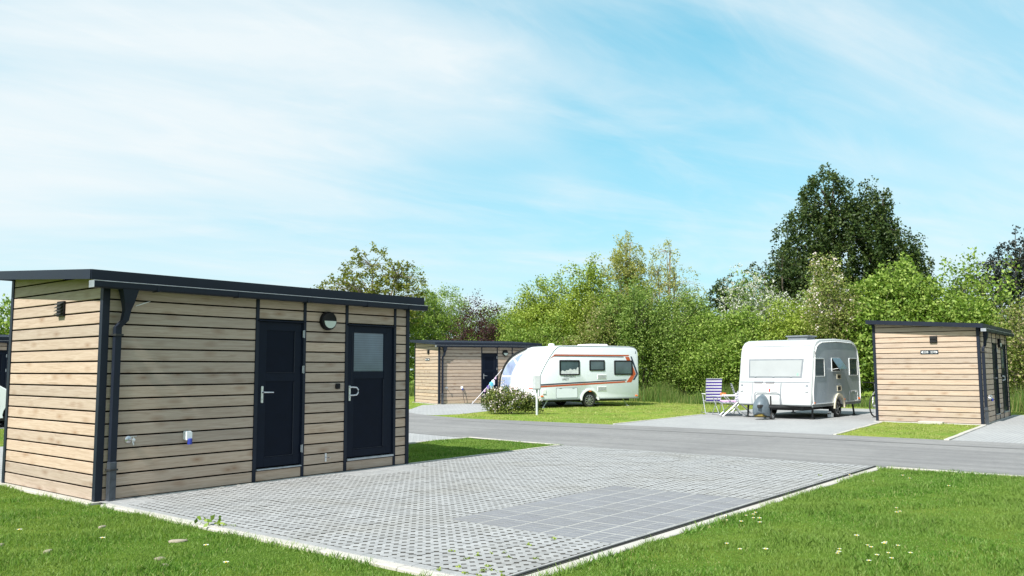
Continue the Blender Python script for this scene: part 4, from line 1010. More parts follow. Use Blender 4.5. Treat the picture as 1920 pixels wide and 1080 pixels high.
# ------------------------------------------------------------------ bicycle behind the third hut
def bicycle():
    c = thing('bicycle', 'dark bicycle leaning on the back of the hut with the arrow sign', 'bicycle', (26.95, 7.78, .016), R(8))
    r = .345
    def wh(x, rz, name='wheel'):
        w = MB(); n = 36
        for rad, t, mat in ((r, .022, 0),):
            rings = []
            for k in range(n):
                a = 2 * math.pi * k / n; rings.append([(rad * math.cos(a) * f, y, rad * math.sin(a) * f) for f, y in ((1, 0), (.97, .02), (.90, .016), (.90, -.016), (.97, -.02))])
            o = len(w.v)
            for q in rings: w.v += q
            for k in range(n):
                for i in range(5):
                    j = (i + 1) % 5; k2 = (k + 1) % n; w.f.append((k * 5 + i, k * 5 + j, k2 * 5 + j, k2 * 5 + i))
        o = w.obj(name, RUBBER, c, 50); o.location = (x, 0, r); o.rotation_euler = (0, 0, rz)
        s = MB()
        for k in range(18): a = 2 * math.pi * k / 18; s.tube([(0, .02 * (-1) ** k, 0), (.31 * math.cos(a), 0, .31 * math.sin(a))], .0022, 3)
        s.lathe([(.03, -.03), (.03, .03)], (0, 0, 0), 'y', 10).obj('spokes', ALU, o)
        return o
    wh(0, R(-18)); wh(1.08, 0)
    hd = (.20, 0, .78); hd2 = (.165, 0, .92); bb = (.62, 0, .30); st = (.80, 0, .80); ra = (1.08, 0, r)
    MB().tube([hd, bb], .022, 6).tube([hd2, (.77, 0, .72)], .018, 6).tube([bb, st], .018, 6).tube([bb, (1.08, .05, r)], .012, 5).tube([(.77, 0, .72), (1.08, .05, r)], .011, 5).tube([bb, (1.08, -.05, r)], .012, 5).obj('frame', plain('bike_blue', (.03, .035, .07), .3), c)
    MB().tube([(.0, .055, r), (.14, .05, .72), (.19, 0, .78)], .014, 6).tube([(.0, -.055, r), (.14, -.05, .72), (.19, 0, .78)], .014, 6).tube([hd, (.14, 0, 1.02)], .017, 6).obj('fork', ALU, c)
    MB().tube([(.22, .33, 1.05), (.14, .12, 1.05), (.12, 0, 1.03), (.14, -.12, 1.05), (.22, -.33, 1.05)], .013, 6).obj('handlebar', BLACK, c)
    MB().tube([(.22, .33, 1.05), (.27, .36, 1.05)], .018, 6).tube([(.22, -.33, 1.05), (.27, -.36, 1.05)], .018, 6).obj('grips', RUBBER, c)
    MB().tube([st, (.83, 0, .93)], .014, 6).box(.72, .98, -.07, .07, .93, .975, .03).obj('saddle', BLACK, c)
    MB().lathe([(.09, -.05), (.09, -.045)], (.62, 0, .30), 'y', 18).tube([(.62, -.06, .30), (.60, -.07, .13)], .010, 5).tube([(.62, .06, .30), (.64, .07, .47)], .010, 5).obj('cranks', CHASSIS, c)
    MB().box(.08, .14, -.05, .05, .62, .70, .02).obj('front_lamp', BLACK, c)
    return c
bicycle()

# ------------------------------------------------------------------ white car at the far left
def car():
    c = thing('parked_car', 'white car parked in front of the farthest washroom hut', 'car', (10.35, 26.2, .012), R(172))
    W = 1.80; zb = .24
    prof = [(-.02, .45), (.02, .68), (.25, .82), (1.05, .95), (1.75, 1.40), (2.2, 1.48), (3.2, 1.46), (3.85, 1.18), (4.25, 1.05), (4.32, .75), (4.28, .40), (4.2, zb)]
    prof = prof + [(x, z) for x, z in arch_pts(3.45, .32, .36, zb)] + arch_pts(.85, .32, .36, zb) + [(.1, zb)]
    m = MB(); rings = []
    for y, ins, tk in ((0, .03, 1), (.04, .01, 1), (.14, 0, .6), (W / 2, 0, 0), (W - .14, 0, .6), (W - .04, .01, 1), (W, .03, 1)):
        pr = inset(prof, ins) if ins else prof
        rings.append([(x, y + (0.0 if z < .95 else (.16 if y < W / 2 else -.16) * min(1, (z - .95) / .5) * (1 if tk > .5 else tk)), z) for x, z in pr])
    m.loft(rings); m.obj('body', CARP, c, 35)
    for s, y in ((-1, 0.0), (1, W)):
        for x in (.85, 3.45): wheel(c, x, .32, .315, y + (-s) * .02, 8, s)
        MB().add([(1.30, y - s * .03, .985), (2.25, y - s * .02, .985), (2.25, y - s * .165, 1.40), (1.82, y - s * .15, 1.37)], [(0, 1, 2, 3)]).add([(2.32, y - s * .02, .985), (3.5, y - s * .03, 1.0), (3.1, y - s * .165, 1.39), (2.32, y - s * .165, 1.40)], [(0, 1, 2, 3)]).obj('side_window', CGLASS, c)
    MB().add([(1.02, .2, .975), (1.02, W - .2, .975), (1.72, W - .28, 1.405), (1.72, .28, 1.405)], [(0, 1, 2, 3)]).obj('windscreen', CGLASS, c)
    for y in (.14, W - .46): MB().box(-.03, .12, y, y + .32, .58, .70, .03).obj('headlight', CBLIND, c)
    MB().box(.05, 4.2, .1, W - .1, .18, .30).obj('underbody', CHASSIS, c)
    return c
car()

# ------------------------------------------------------------------ meter cabinet, block, washing line
def meter():
    c = thing('meter_cabinet', 'white service cabinet on a slim post, beside the flowering bush', 'cabinet', (22.05, 16.95, 0), R(-35))
    CAB = plain('cabinet_grey', (.50, .52, .55), .5); MB().tube([(0, 0, 0), (0, 0, .92)], .038, 12).obj('post', CAB, c)
    MB().box(-.12, .09, -.10, .10, .86, 1.30, .012).obj('cabinet_box', CAB, c)
    MB().box(.0905, .105, -.105, .105, .855, 1.305, .004).obj('back_plate', GLINE, c); MB().box(-.12, .09, -.09, .09, .835, .859).obj('bottom_plate', GLINE, c)
    return c
meter()
blk = MB().box(-.30, .30, -.14, .14, 0, .075, .012).obj('concrete_block', KERBM); blk.location = (24.86, 5.75, 0); blk.rotation_euler = (0, 0, R(92))
tag(blk, 'flat pale concrete block lying at the foot of the hut with the arrow sign', 'block')
def wash():
    c = thing('guy_line', 'pale guy line with pegs and a hanging bag, running from the awning to the ground', 'rope', (25.416, 19.75, 0), -0.39)
    a = Vector((1.05, 4.45, 1.50)); b = Vector((-.35, 4.55, .04))
    MB().tube([a, a.lerp(b, .5) + Vector((0, 0, -.03)), b], .012, 5).obj('rope', FABW, c)
    for k, (t, mt, s) in enumerate(((.22, FABPK, .09), (.30, FABW, .20), (.36, plain('turquoise_bag', (.10, .42, .55), .8), .24), (.47, FABP, .16), (.58, FABPK, .10))):
        p = a.lerp(b, t); MB().box(p.x - s * .3, p.x + s * .3, p.y - s * .35, p.y + s * .35, p.z - s * 1.3, p.z - .005, s * .2).obj('hanging_cloth', mt, c)
    MB().tube([b + Vector((-.03, 0, -.1)), b + Vector((.05, 0, .12))], .01, 5).obj('peg', ALU, c)
wash()
def cable(label, pts, mat, rad):
    o = MB().tube(pts, rad, 5).obj('power_cable', mat); tag(o, label, 'cable')
hm = Matrix.Translation((26.209, 25.456, 0)) @ Matrix.Rotation(R(-21.75), 4, 'Z')
cable('dark power cable hanging from the blue socket of the hut behind the caravan', [hm @ Vector(p) for p in ((1.10, -.09, .60), (1.12, -.13, .30), (1.16, -.16, .04), (1.6, -.7, .03), (2.2, -2.0, .03), (2.4, -3.6, .03))], CHASSIS, .012)

# ------------------------------------------------------------------ vegetation
def leaf_quads(cen, size, rs, up=0.35, asp=0.62, out=None):
    """one folded-diamond leaf per centre; returns (N,4,3)."""
    n = len(cen); nrm = rs.normal(size=(n, 3)); nrm /= np.linalg.norm(nrm, axis=1)[:, None]
    nrm[:, 2] += up
    if out is not None: nrm += out
    nrm /= np.linalg.norm(nrm, axis=1)[:, None]
    t = rs.normal(size=(n, 3)); t -= (t * nrm).sum(1)[:, None] * nrm; t /= np.linalg.norm(t, axis=1)[:, None]; b = np.cross(nrm, t)
    s = (size * rs.uniform(.6, 1.3, n))[:, None] / 2
    bend = nrm * s * .35
    return np.stack([cen - t * s, cen + b * s * asp - bend * .5, cen + t * s, cen - b * s * asp - bend * .5], 1)

def lobes_points(lobes, n, rs, shell=.75):
    """points in the outer part of a union of ellipsoids (cx,cy,cz,rx,ry,rz), noisy outline."""
    vol = np.array([l[3] * l[4] * l[5] for l in lobes]) ** .72; pick = rs.choice(len(lobes), n, p=vol / vol.sum())
    L = np.array(lobes)[pick]; d = rs.normal(size=(n, 3)); d /= np.linalg.norm(d, axis=1)[:, None]
    ang = np.arctan2(d[:, 1], d[:, 0]); w = 1 + .16 * np.sin(ang * 5 + pick * 1.7) * np.cos(d[:, 2] * 6 + pick) + .10 * np.sin(ang * 11 + d[:, 2] * 9 + pick)
    rad = (shell + (1 - shell) * rs.random(n)) * w
    rad = np.where(rs.random(n) < .25, rad * rs.uniform(.3, 1, n), rad)
    p = L[:, :3] + d * L[:, 3:] * rad[:, None]
    return p, d

def tree(name, label, cat, loc, h, lobes, leafmat, nclump, per, leaf, crad=.35, trunk_r=.12, bark=None, group=None, seed=0, droop=0.0, blossom=None, forks=4, sticks=0.4, trunk_top=.6, up=.35, spikes=0):
    rs = np.random.default_rng(1000 + seed); rr = random.Random(seed)
    t = thing(name, label, cat, (loc[0], loc[1], 0), 0, group)
    cl, dr = lobes_points(lobes, nclump, rs); keep = cl[:, 2] > .12; cl = cl[keep]; dr = dr[keep]
    if spikes:       # upright shoots that break the outline
        top = cl[np.argsort(cl[:, 2] + rs.normal(0, .4, len(cl)))[-spikes * 3:]][::3]
        ex = [p + np.array([rs.normal(0, .12), rs.normal(0, .12), k * .22]) for p in top for k in range(1, rr.randint(2, 5))]
        cl = np.vstack([cl, np.array(ex)]); dr = np.vstack([dr, np.tile([0, 0, 1.], (len(ex), 1))])
    # wood
    m = MB(); zt = h * trunk_top; base = []
    for k in range(forks):
        a = 2 * math.pi * k / forks + rr.random(); sp = .18 * max(l[3] for l in lobes) * (0 if forks == 1 else 1)
        lb = lobes[rr.randrange(len(lobes))]
        e = Vector((lb[0] * .75 + rr.uniform(-.3, .3), lb[1] * .75 + rr.uniform(-.3, .3), min(zt, lb[2] + lb[5] * .5)))
        s = Vector((math.cos(a) * sp * .4, math.sin(a) * sp * .4, -.05)); mid = s.lerp(e, .5) + Vector((rr.uniform(-.15, .15), rr.uniform(-.15, .15), .1))
        q = [s, s.lerp(mid, .5), mid, mid.lerp(e, .5), e]; rd = [trunk_r / forks ** .4 * f for f in (1.15, .95, .75, .55, .35)]
        m.tube(q, rd, 7); base += q[1:]
    for i in range(int(len(cl) * sticks)):
        p = Vector(cl[rs.integers(len(cl))]); b_ = min(base, key=lambda q: (q - p).length + max(0, q.z - p.z) * 1.5)
        md = b_.lerp(p, .55) + Vector((0, 0, .12 * (p - b_).length)); m.tube([b_, md, p], [max(.012, trunk_r * .16), max(.009, trunk_r * .10), .006], 3, False)
    m.obj('trunk', bark or BARK, t, 60)
    # leaves
    nl = len(cl) * per; ci = np.repeat(np.arange(len(cl)), per); off = rs.normal(size=(nl, 3)) * crad * np.array([.55, .55, .42])
    pts = cl[ci] + off
    if droop:
        k = rs.random(nl); pts = cl[ci] + off * np.array([.45, .45, .3]); ln = droop * rs.uniform(.3, 1, len(cl))[ci]
        pts[:, 2] -= k * ln; pts[:, :2] += dr[ci][:, :2] * (.22 * np.sqrt(k))[:, None]
    pts = pts[pts[:, 2] > .05]
    q = leaf_quads(pts, np.full(len(pts), leaf), rs, up)
    mk('crown', np_mesh('crown', q.reshape(-1, 3), 4, leafmat), t)
    if blossom:
        bm, nb, sz, zmin = blossom
        ok = cl[(cl[:, 2] > zmin)]; bc = ok[rs.integers(len(ok), size=nb)] + rs.normal(size=(nb, 3)) * crad * .5 + np.array([0, 0, .1])
        bp = np.repeat(bc, 7, 0) + rs.normal(size=(nb * 7, 3)) * sz * .6
        mk('blossom', np_mesh('blossom', leaf_quads(bp, np.full(len(bp), sz), rs, .5, .9).reshape(-1, 3), 4, bm), t)
    return t
def shrub_lobes(rx, h, seed, n=6, ry=None, low=.12):
    r = random.Random(seed * 13 + 1); ry = ry or rx; out = [(0, 0, h * .42, rx * .85, ry * .85, h * .42)]
    for k in range(n):
        a = 2 * math.pi * k / n + r.random() * .8; f = r.uniform(.45, .75); z = h * r.uniform(.30, .78); s = r.uniform(.35, .55)
        out.append((math.cos(a) * rx * f, math.sin(a) * ry * f, z, rx * s, ry * s, min(h * .28, (h - z) * 1.0 + .1)))
    out.append((r.uniform(-.3, .3) * rx, r.uniform(-.3, .3) * ry, h * .74, rx * .5, ry * .5, h * .26))
    return out
HG = 'shrubs and small trees of the boundary hedge'
def shrub(label, loc, h, rx, mat, seed, n=520, per=30, leaf=.115, **k):
    ls = shrub_lobes(rx, h, seed, 7)
    return tree('hedge_shrub', label, 'shrub', loc, h, ls, mat, int(n * 1.25), int(per * 1.3), leaf * .84, crad=k.pop('crad', .31), trunk_r=.09, forks=5, seed=seed, group=HG, **k)

shrub('fresh green rounded shrub rising behind the left end of the far hut', (36.0, 35.2), 6.5, 2.7, L_BRI, 1, 800, spikes=6)
shrub('fresh green shrub at the outer left end of the hedge', (34.6, 39.4), 5.0, 2.4, L_BRI, 2, 520)
shrub('purple-leaved tree showing dark above the roof of the far hut', (34.4, 30.6), 5.0, 1.5, L_PUR, 3, 300, 20, spikes=8)
shrub('mid green shrub behind the purple-leaved tree', (37.4, 31.2), 5.4, 2.3, L_MID, 4, 620)
shrub('yellow-green maple-like tree beside the purple-leaved tree', (36.8, 28.0), 6.3, 2.3, L_YEL, 5, 800, leaf=.14, spikes=4)
shrub('tallest yellow-green tree of the hedge with dark shoots on top', (37.4, 25.2), 6.8, 2.3, L_YEL, 6, 850, leaf=.14, spikes=8)
shrub('low bright green shrub over the roof of the orange-striped caravan', (34.9, 26.4), 4.3, 2.2, L_BRI, 7, 560)
shrub('dry-flecked shrub between the yellow-green tree and the willow shrub', (35.6, 23.6), 4.6, 2.0, L_DRY, 8, 560, spikes=8)
shrub('grey-green willow shrub beneath the pale birches', (36.0, 21.2), 5.4, 2.1, L_MID, 9, 700, leaf=.12, spikes=14)
shrub('mid green shrub at the foot of the sky gap', (36.2, 19.0), 4.9, 1.8, L_MID, 10, 600, spikes=8)
shrub('low green shrub in the gap next to the blossoming hawthorn', (35.4, 17.2), 4.0, 1.7, L_BRI, 11, 500)
shrub('bright green shrub directly behind the striped folding chairs', (35.6, 15.4), 4.3, 1.8, L_BRI, 12, 620, leaf=.14)
shrub('yellowish green shrub in front of the white hawthorn', (36.0, 13.6), 4.6, 1.9, L_YEL, 13, 640)
shrub('shrub with pinkish faded flower heads behind the silver-sided caravan', (36.2, 11.7), 5.3, 1.9, L_DRY, 14, 700, spikes=10, blossom=(BLOP, 190, .07, 3.2))
shrub('large-leaved bright green shrub between caravan and hut with arrow sign', (36.0, 9.6), 6.0, 1.9, L_BRI, 15, 760, leaf=.17, spikes=6)
shrub('mid green shrub behind the hut with the arrow sign', (36.6, 7.7), 4.6, 1.8, L_BRI, 16, 560, leaf=.16)
shrub('loose airy elder with single upright shoots above the hut roof', (38.0, 7.0), 5.5, 1.7, L_BRI, 17, 330, 14, leaf=.17, spikes=16)
shrub('brownish twiggy shrub right of the hut with the arrow sign', (36.2, 4.9), 4.2, 1.6, L_DRY, 18, 460, 18, bark=BARKL, sticks=.8, spikes=6)
shrub('olive shrub at the outer right end of the hedge', (36.8, 2.6), 4.6, 1.9, L_DRY, 19, 460)

tree('hawthorn', 'hawthorn covered in white blossom behind the hedge', 'tree', (40.2, 17.0), 6.5, shrub_lobes(2.2, 6.4, 31, 7), L_MID, 560, 20, .13, .4, .16, group='trees beyond the hedge', seed=31, blossom=(BLOS, 1000, .07, 3.6))
tree('hawthorn', 'thinner blossoming hawthorn in front of the big dark birch', 'tree', (40.9, 14.6), 6.2, shrub_lobes(2.0, 6.1, 32, 7), L_MID, 480, 20, .13, .4, .16, group='trees beyond the hedge', seed=32, blossom=(BLOS, 600, .07, 3.6))
BT = 'trees beyond the hedge'
tree('birch', 'pale yellow-green birch, taller of the two with visible stems', 'tree', (42.6, 25.9), 9.9, [(0, 0, 8.2, .9, .9, 1.7), (-.5, .3, 6.6, 1.2, 1.2, 1.8), (.6, -.3, 6.4, 1.1, 1.1, 1.7), (0, 0, 4.6, 1.5, 1.5, 1.6)], L_BIR, 520, 30, .12, .40, .13, BARKL, BT, 41, .7, forks=6, sticks=.35, trunk_top=.9)
tree('birch', 'thin bare-looking birch, shorter of the two pale ones', 'tree', (43.0, 23.6), 9.2, [(0, 0, 7.6, .8, .8, 1.5), (-.5, .4, 6.2, 1.1, 1.1, 1.5), (.6, -.5, 5.7, 1.3, 1.3, 1.8), (0, 0, 4.4, 1.5, 1.5, 1.5)], L_BIR, 420, 18, .11, .42, .12, BARKL, BT, 42, .6, forks=7, sticks=.5, trunk_top=.9)
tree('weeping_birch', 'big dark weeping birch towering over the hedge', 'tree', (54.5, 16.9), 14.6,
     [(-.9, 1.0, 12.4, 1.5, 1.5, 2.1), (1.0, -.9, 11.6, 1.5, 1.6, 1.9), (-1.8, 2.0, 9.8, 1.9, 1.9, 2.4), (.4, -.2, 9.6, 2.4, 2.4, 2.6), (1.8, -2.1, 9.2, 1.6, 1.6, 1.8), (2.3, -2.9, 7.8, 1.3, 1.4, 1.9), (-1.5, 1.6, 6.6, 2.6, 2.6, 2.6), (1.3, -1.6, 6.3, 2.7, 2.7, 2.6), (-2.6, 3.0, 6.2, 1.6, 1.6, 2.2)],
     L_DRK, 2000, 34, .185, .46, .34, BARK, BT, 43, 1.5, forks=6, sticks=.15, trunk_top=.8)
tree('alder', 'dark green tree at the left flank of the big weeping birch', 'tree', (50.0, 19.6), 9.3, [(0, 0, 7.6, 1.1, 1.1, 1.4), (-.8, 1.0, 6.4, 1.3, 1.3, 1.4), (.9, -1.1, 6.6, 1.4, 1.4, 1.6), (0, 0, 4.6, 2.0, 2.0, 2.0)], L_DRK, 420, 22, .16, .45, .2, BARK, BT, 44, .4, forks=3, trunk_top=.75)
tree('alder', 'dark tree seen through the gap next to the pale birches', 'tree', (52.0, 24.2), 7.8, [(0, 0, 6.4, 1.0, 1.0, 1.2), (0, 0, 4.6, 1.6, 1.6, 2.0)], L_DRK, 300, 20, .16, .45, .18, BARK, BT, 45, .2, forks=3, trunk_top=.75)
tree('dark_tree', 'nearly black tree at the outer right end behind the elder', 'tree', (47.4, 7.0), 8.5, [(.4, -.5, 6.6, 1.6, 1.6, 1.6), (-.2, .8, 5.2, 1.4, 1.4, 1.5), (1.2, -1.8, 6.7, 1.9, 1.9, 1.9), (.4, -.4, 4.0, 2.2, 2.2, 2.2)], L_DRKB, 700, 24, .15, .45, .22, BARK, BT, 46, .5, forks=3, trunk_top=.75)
tree('maple', 'open-crowned maple with clumped leaves showing above the near hut roof', 'tree', (31.9, 36.3), 8.7, [(0, 0, 6.6, 1.9, 1.9, 2.0), (-1.2, 1.4, 5.4, 1.5, 1.5, 1.5), (1.2, -1.4, 5.8, 1.5, 1.5, 1.8), (0, 0, 4.6, 2.2, 2.2, 1.6)], L_OLI, 560, 15, .16, .20, .17, BARKL, BT, 47, 0, forks=5, sticks=1.0, trunk_top=.85)
tree('far_tree', 'blue-green distant tree showing between the hut roof and the hedge', 'tree', (57.0, 57.0), 9.2, [(0, 0, 7.4, 1.2, 1.2, 1.8), (0, 0, 5, 1.7, 1.7, 2.6)], L_BLU, 260, 18, .2, .5, .2, BARK, BT, 48, .3, forks=3, trunk_top=.75)
tree('far_tree', 'blue-green distant tree right behind the end of the near hut roof', 'tree', (53.5, 58.5), 7.6, [(0, 0, 5.6, 1.3, 1.3, 1.8), (0, 0, 3.6, 1.8, 1.8, 2.6)], L_BLU, 260, 18, .2, .5, .2, BARK, BT, 49, .3, forks=3, trunk_top=.75)
tree('maple', 'leafy maple behind the farthest hut', 'tree', (18.6, 52.5), 6.0, [(0, 0, 4.0, 2.2, 2.2, 1.6), (-1.5, 1, 3.2, 1.9, 1.9, 1.6), (1.6, -.6, 3.6, 1.8, 1.8, 1.7)], L_BRI, 380, 18, .2, .4, .2, BARK, BT, 50, 0, forks=4, trunk_top=.8)

# far wood that closes the horizon left and right of the frame, one mass
def far_wood():
    rs = np.random.default_rng(77); pts = []
    for x0, y0, x1, y1, n, hh in ((62, -30, 62, 60, 9000, 6.0), (62, 60, 20, 95, 6000, 5.5), (20, 95, -30, 90, 4000, 5.5)):
        t = rs.random(n); x = x0 + (x1 - x0) * t; y = y0 + (y1 - y0) * t; top = hh * (.7 + .18 * np.sin(t * 37) + .12 * np.sin(t * 91 + 1))
        pts.append(np.stack([x + rs.normal(0, 1.6, n), y + rs.normal(0, 1.6, n), rs.random(n) ** .8 * top], 1))
    p = np.vstack(pts); q = leaf_quads(p, np.full(len(p), .75), rs, .3)
    tag(mk('far_wood', np_mesh('far_wood', q.reshape(-1, 3), 4, L_MID)), 'distant band of woodland beyond the campsite', 'wood', kind='stuff')
far_wood()

# rhododendron at the roadside
def rhodo():
    ls = [(0, 0, .42, .62, .62, .42), (-.35, .42, .45, .45, .45, .40), (.35, -.40, .40, .50, .45, .38), (.1, .1, .68, .42, .42, .25), (.55, -.62, .28, .35, .32, .26)]
    t = tree('rhododendron', 'low flowering bush with pale pink blossoms on the roadside lawn', 'bush', (22.1, 18.15), .95, ls, L_RHO, 420, 20, .066, .12, .03, BARK, None, 60, 0, (BLOP, 170, .06, .10), forks=6, sticks=.5, trunk_top=.7)
    t.scale = (.92, .92, 1.0)
rhodo()

# ------------------------------------------------------------------ grass
PAVED = [[(4.50, 3.82), (13.66, 3.82), (13.66, 9.93), (9.5, 9.93), (9.5, 12.56), (4.44, 12.56), (4.44, 9.6), (4.50, 9.6)],
         ROAD_N + ROAD_F[::-1],
         [(4.4, 12.58), (13.98, 12.58), (14.7, 17.0), (14.7, 18.6), (4.4, 18.6)],
         [(19.43, 6.52), (25.0, 6.98), (32.5, 7.4), (32.2, 13.05), (25.4, 12.78), (19.48, 12.5)],
         [(19.3, 4.24), (24.9, 4.52), (31.0, 4.8), (31.2, -2.0), (19.3, -2.4)],
         [(19.9, 21.2), (19.95, 19.6), (20.9, 19.35), (22.4, 19.75), (26.4, 20.9), (30.5, 19.7), (31.9, 22.9), (25.4, 25.6), (22.5, 23.3), (21.0, 22.6)],
         [(24.98, 4.45), (30.0, 4.6), (29.9, 7.3), (24.9, 7.2)], [(2.0, 24.4), (15.6, 24.4), (18.5, 31.5), (2.0, 31.9)]]
def inside(poly, x, y):
    r = np.zeros(len(x), bool); n = len(poly)
    for i in range(n):
        x1, y1 = poly[i]; x2, y2 = poly[(i + 1) % n]
        c = ((y1 > y) != (y2 > y)) & (x < (x2 - x1) * (y - y1) / (y2 - y1 + 1e-12) + x1); r ^= c
    return r
def blade_field(name, label, rects, dens, length, width, mat, seed, far=False):
    rs = np.random.default_rng(seed); P = []
    for (xa, xb, ya, yb), d in zip(rects, dens):
        n = int((xb - xa) * (yb - ya) * d); x = rs.uniform(xa, xb, n); y = rs.uniform(ya, yb, n)
        ok = np.ones(n, bool)
        for pl in PAVED: ok &= ~inside(pl, x, y)
        # only where a camera near the photograph's could look
        dep = x * .775 + y * .632; lat = x * .632 - y * .775
        ok &= (dep > 3.2) & (np.abs(lat) < dep * .72 + 1.2)
        P.append(np.stack([x[ok], y[ok]], 1))
    P = np.vstack(P); n = len(P); dep = P[:, 0] * .775 + P[:, 1] * .632
    # clumpy height
    cl = .60 + .50 * (np.sin(P[:, 0] * 3.1 + 1.3 * np.sin(P[:, 1] * 2.3)) * np.sin(P[:, 1] * 3.7 + np.sin(P[:, 0] * 1.9))) + .25 * np.sin(P[:, 0] * 9.1 + P[:, 1] * 4.2) * np.sin(P[:, 1] * 8.3)
    L = length * np.clip(cl, .25, 1.4) * rs.uniform(.5, 1.35, n); w = width * rs.uniform(.7, 1.3, n) * np.maximum(1, dep / 9)
    a = rs.uniform(0, 2 * np.pi, n); lean = rs.uniform(.15, .95, n); la = rs.uniform(0, 2 * np.pi, n)
    dx, dy = np.cos(a) * w / 2, np.sin(a) * w / 2; lx, ly = np.cos(la) * lean * L, np.sin(la) * lean * L; z0 = -.002
    hz = L * np.sqrt(np.maximum(.15, 1 - lean ** 2 * .6))
    v = np.zeros((n, 5, 3))
    v[:, 0] = np.stack([P[:, 0] - dx, P[:, 1] - dy, np.full(n, z0)], 1); v[:, 1] = np.stack([P[:, 0] + dx, P[:, 1] + dy, np.full(n, z0)], 1)
    v[:, 2] = np.stack([P[:, 0] + dx * .75 + lx * .4, P[:, 1] + dy * .75 + ly * .4, hz * .62], 1); v[:, 3] = np.stack([P[:, 0] + lx, P[:, 1] + ly, hz], 1)
    v[:, 4] = np.stack([P[:, 0] - dx * .75 + lx * .4, P[:, 1] - dy * .75 + ly * .4, hz * .62], 1)
    if far: v = v[:, [0, 1, 3]]; k = 3
    else: k = 5
    return tag(mk(name, np_mesh(name, v.reshape(-1, 3), k, mat)), label, 'grass', kind='stuff')
blade_field('lawn_grass', 'mown lawn in front of and beside the near paved pitch', [(2.4, 4.6, 2.6, 12.7), (4.6, 13.7, -7.0, 3.9), (9.4, 14.2, 9.8, 12.7)], [4800, 4800, 4000], .048, .0052, BLADE, 3)
blade_field('lawn_grass', 'mown lawn beyond the road around the caravans', [(19.0, 36, 12.4, 24), (19.0, 25.2, 3.5, 7.4), (29.5, 37, -2, 14), (14, 36, 20, 40), (3, 16, 18, 25)], [420, 900, 300, 90, 120], .045, .010, BLADE2, 4, True)
# tufts along the kerbs
def tufts():
    rs = np.random.default_rng(9); n = 9000
    seg = [((4.48, 3.9), (4.48, 9.7)), ((4.40, 9.7), (4.40, 12.5)), ((4.7, 3.80), (13.6, 3.80)), ((13.5, -6), (13.5, 3.8)), ((9.6, 9.96), (13.6, 9.96))]
    ln = np.array([math.dist(a, b) for a, b in seg]); pick = rs.choice(len(seg), n, p=ln / ln.sum()); t = rs.random(n); A = np.array([s[0] for s in seg])[pick]; B = np.array([s[1] for s in seg])[pick]
    P = A + (B - A) * t[:, None] + rs.normal(0, .028, (n, 2)); m = np.sin(t * ln[pick] * 5.1) * np.sin(t * ln[pick] * 2.3 + pick) > -.15; P = P[m]; n = len(P)
    L = rs.uniform(.03, .10, n); a = rs.uniform(0, 6.28, n); w = rs.uniform(.003, .006, n); la = rs.uniform(0, 6.28, n); le = rs.uniform(.2, .9, n)
    v = np.zeros((n, 3, 3)); z = np.zeros(n)
    v[:, 0] = np.stack([P[:, 0] - np.cos(a) * w, P[:, 1] - np.sin(a) * w, z], 1); v[:, 1] = np.stack([P[:, 0] + np.cos(a) * w, P[:, 1] + np.sin(a) * w, z], 1); v[:, 2] = np.stack([P[:, 0] + np.cos(la) * le * L, P[:, 1] + np.sin(la) * le * L, L * .8], 1)
    tag(mk('kerb_grass', np_mesh('kerb_grass', v.reshape(-1, 3), 3, BLADE)), 'longer grass tufts hanging over the kerbs', 'grass', kind='stuff')
tufts()
def tall():
    rs = np.random.default_rng(21); n = 26000; y = rs.uniform(0, 40, n); x = 34.0 + .9 * np.sin(y * .7) * .5 + rs.normal(0, .55, n) + np.where(y > 27, (y - 27) * .05, 0)
    ok = np.ones(n, bool)
    for pl in PAVED: ok &= ~inside(pl, x, y)
    x, y = x[ok], y[ok]; n = len(x)
    L = rs.uniform(.35, 1.0, n) * (.75 + .35 * np.sin(y * 1.7)); a = rs.uniform(0, 6.28, n); w = rs.uniform(.008, .016, n); la = rs.uniform(0, 6.28, n); le = rs.uniform(.05, .4, n)
    v = np.zeros((n, 3, 3)); z = np.zeros(n)
    v[:, 0] = np.stack([x - np.cos(a) * w, y - np.sin(a) * w, z], 1); v[:, 1] = np.stack([x + np.cos(a) * w, y + np.sin(a) * w, z], 1); v[:, 2] = np.stack([x + np.cos(la) * le * L, y + np.sin(la) * le * L, L], 1)
    tag(mk('tall_grass', np_mesh('tall_grass', v.reshape(-1, 3), 3, TALL)), 'unmown tall grass along the foot of the hedge', 'grass', kind='stuff')
tall()
# weeds in the paver openings
def weeds():
    rs = np.random.default_rng(5); n = 34; c = np.array([4.9, 4.3]) + rs.normal(size=(n, 2)) * np.array([.35, .35]); c = c[(c[:, 0] > 4.62) & (c[:, 1] > 4.0)]
    c = np.vstack([c, np.array([(4.66, 7.35), (4.70, 7.28), (4.63, 7.42), (6.1, 4.5), (11.9, 4.2)])])
    p = np.repeat(np.column_stack([c, np.full(len(c), TOP + .008)]), 10, 0) + rs.normal(size=(len(c) * 10, 3)) * np.array([.014, .014, .005])
    tag(mk('weeds', np_mesh('weeds', leaf_quads(p, np.full(len(p), .024), rs, .8).reshape(-1, 3), 4, L_YEL)), 'small weeds sprouting between the open pavers', 'weeds', kind='stuff')
weeds()
# broad-leaved weed on the kerb
wd = thing('dock_weed', 'small broad-leaved weed growing on the pale kerb', 'weed', (4.60, 7.55, .03))
rs = np.random.default_rng(8); pp = rs.normal(size=(14, 3)) * np.array([.06, .09, .015]) + np.array([0, 0, .045])
mk('leaves', np_mesh('leaves', leaf_quads(pp, np.full(14, .075), rs, .7).reshape(-1, 3), 4, L_BRI), wd); MB().tube([(0, 0, -.03), (0, .01, .05)], .005, 5).obj('stem', BARK, wd)
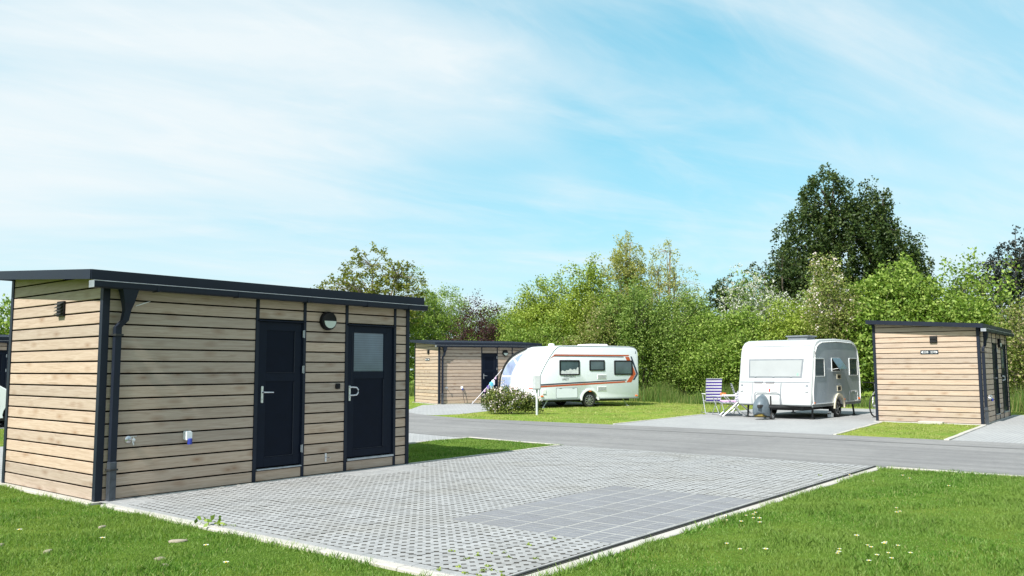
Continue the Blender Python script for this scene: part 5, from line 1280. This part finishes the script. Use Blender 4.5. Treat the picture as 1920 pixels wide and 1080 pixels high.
# daisies
dm = MB()
for k in range(9):
    a = 2 * math.pi * k / 9; dm.add([(.004 * math.cos(a), .004 * math.sin(a), 0), (.018 * math.cos(a - .22), .018 * math.sin(a - .22), .004), (.020 * math.cos(a), .020 * math.sin(a), .005), (.018 * math.cos(a + .22), .018 * math.sin(a + .22), .004)], [(0, 1, 2, 3)])
dpet = dm.mesh('petals', PETAL); dcen = MB().lathe([(.007, 0), (.006, .005), (.002, .007)], (0, 0, 0), 'z', 8).mesh('flower_centre', DAISYC); dst = MB().tube([(0, 0, -.05), (0, 0, 0)], .0015, 4).mesh('stem', L_MID)
def daisy(x, y, s=1.0, label='white daisy in the lawn beside the near hut'):
    t = thing('daisy', label, 'flower', (x, y, .050), random.random() * 6, 'daisies scattered over the lawn'); t.scale = (s, s, 1)
    mk('petals', dpet, t); mk('flower_centre', dcen, t); mk('stem', dst, t)
rd = random.Random(12)
for cx, cy, n, sp, lb in ((8.05, 3.50, 9, .16, 'white daisy in the small cluster at the edge of the dark plates'), (7.25, 2.10, 14, .22, 'white daisy in the largest cluster on the open lawn'),
                          (9.4, 2.55, 3, .2, 'lone white daisy between the clusters on the open lawn'), (6.6, 2.9, 3, .15, 'lone white daisy between the clusters on the open lawn'), (11.8, 3.1, 4, .5, 'lone white daisy on the lawn near the road kerb'), (12.2, 1.6, 3, .6, 'lone white daisy on the lawn near the road kerb')):
    for k in range(n): daisy(cx + rd.gauss(0, sp), cy + rd.gauss(0, sp), rd.uniform(.7, 1.2), lb)
for x, y in ((4.0, 6.6), (3.6, 7.6), (3.75, 5.9), (3.3, 8.6)): daisy(x, y, 1.2)
# bare patches with small stones
def stone(x, y, s, seed):
    r = random.Random(seed); rings = []
    for z, f in ((-.02, .9), (.000, 1.0), (.008, .8), (.011, .3)): rings.append([(s * f * (1 + .25 * math.sin(k * 2.1 + seed)) * math.cos(k * .785) * 1.5, s * f * math.sin(k * .785) * .8, z) for k in range(8)])
    o = MB().loft(rings).obj('bare_stone', SOIL, None, 60); o.location = (x, y, .012); o.rotation_euler = (0, 0, r.random() * 3)
    tag(o, 'flat pale stone lying in the lawn by the near hut', 'stone', 'stones in the lawn')
for k, (x, y, s) in enumerate(((4.05, 7.15, .050), (3.95, 8.35, .030), (3.6, 6.6, .03), (3.15, 7.6, .04), (3.0, 8.2, .03), (3.5, 6.35, .025))): stone(x, y, s, k)
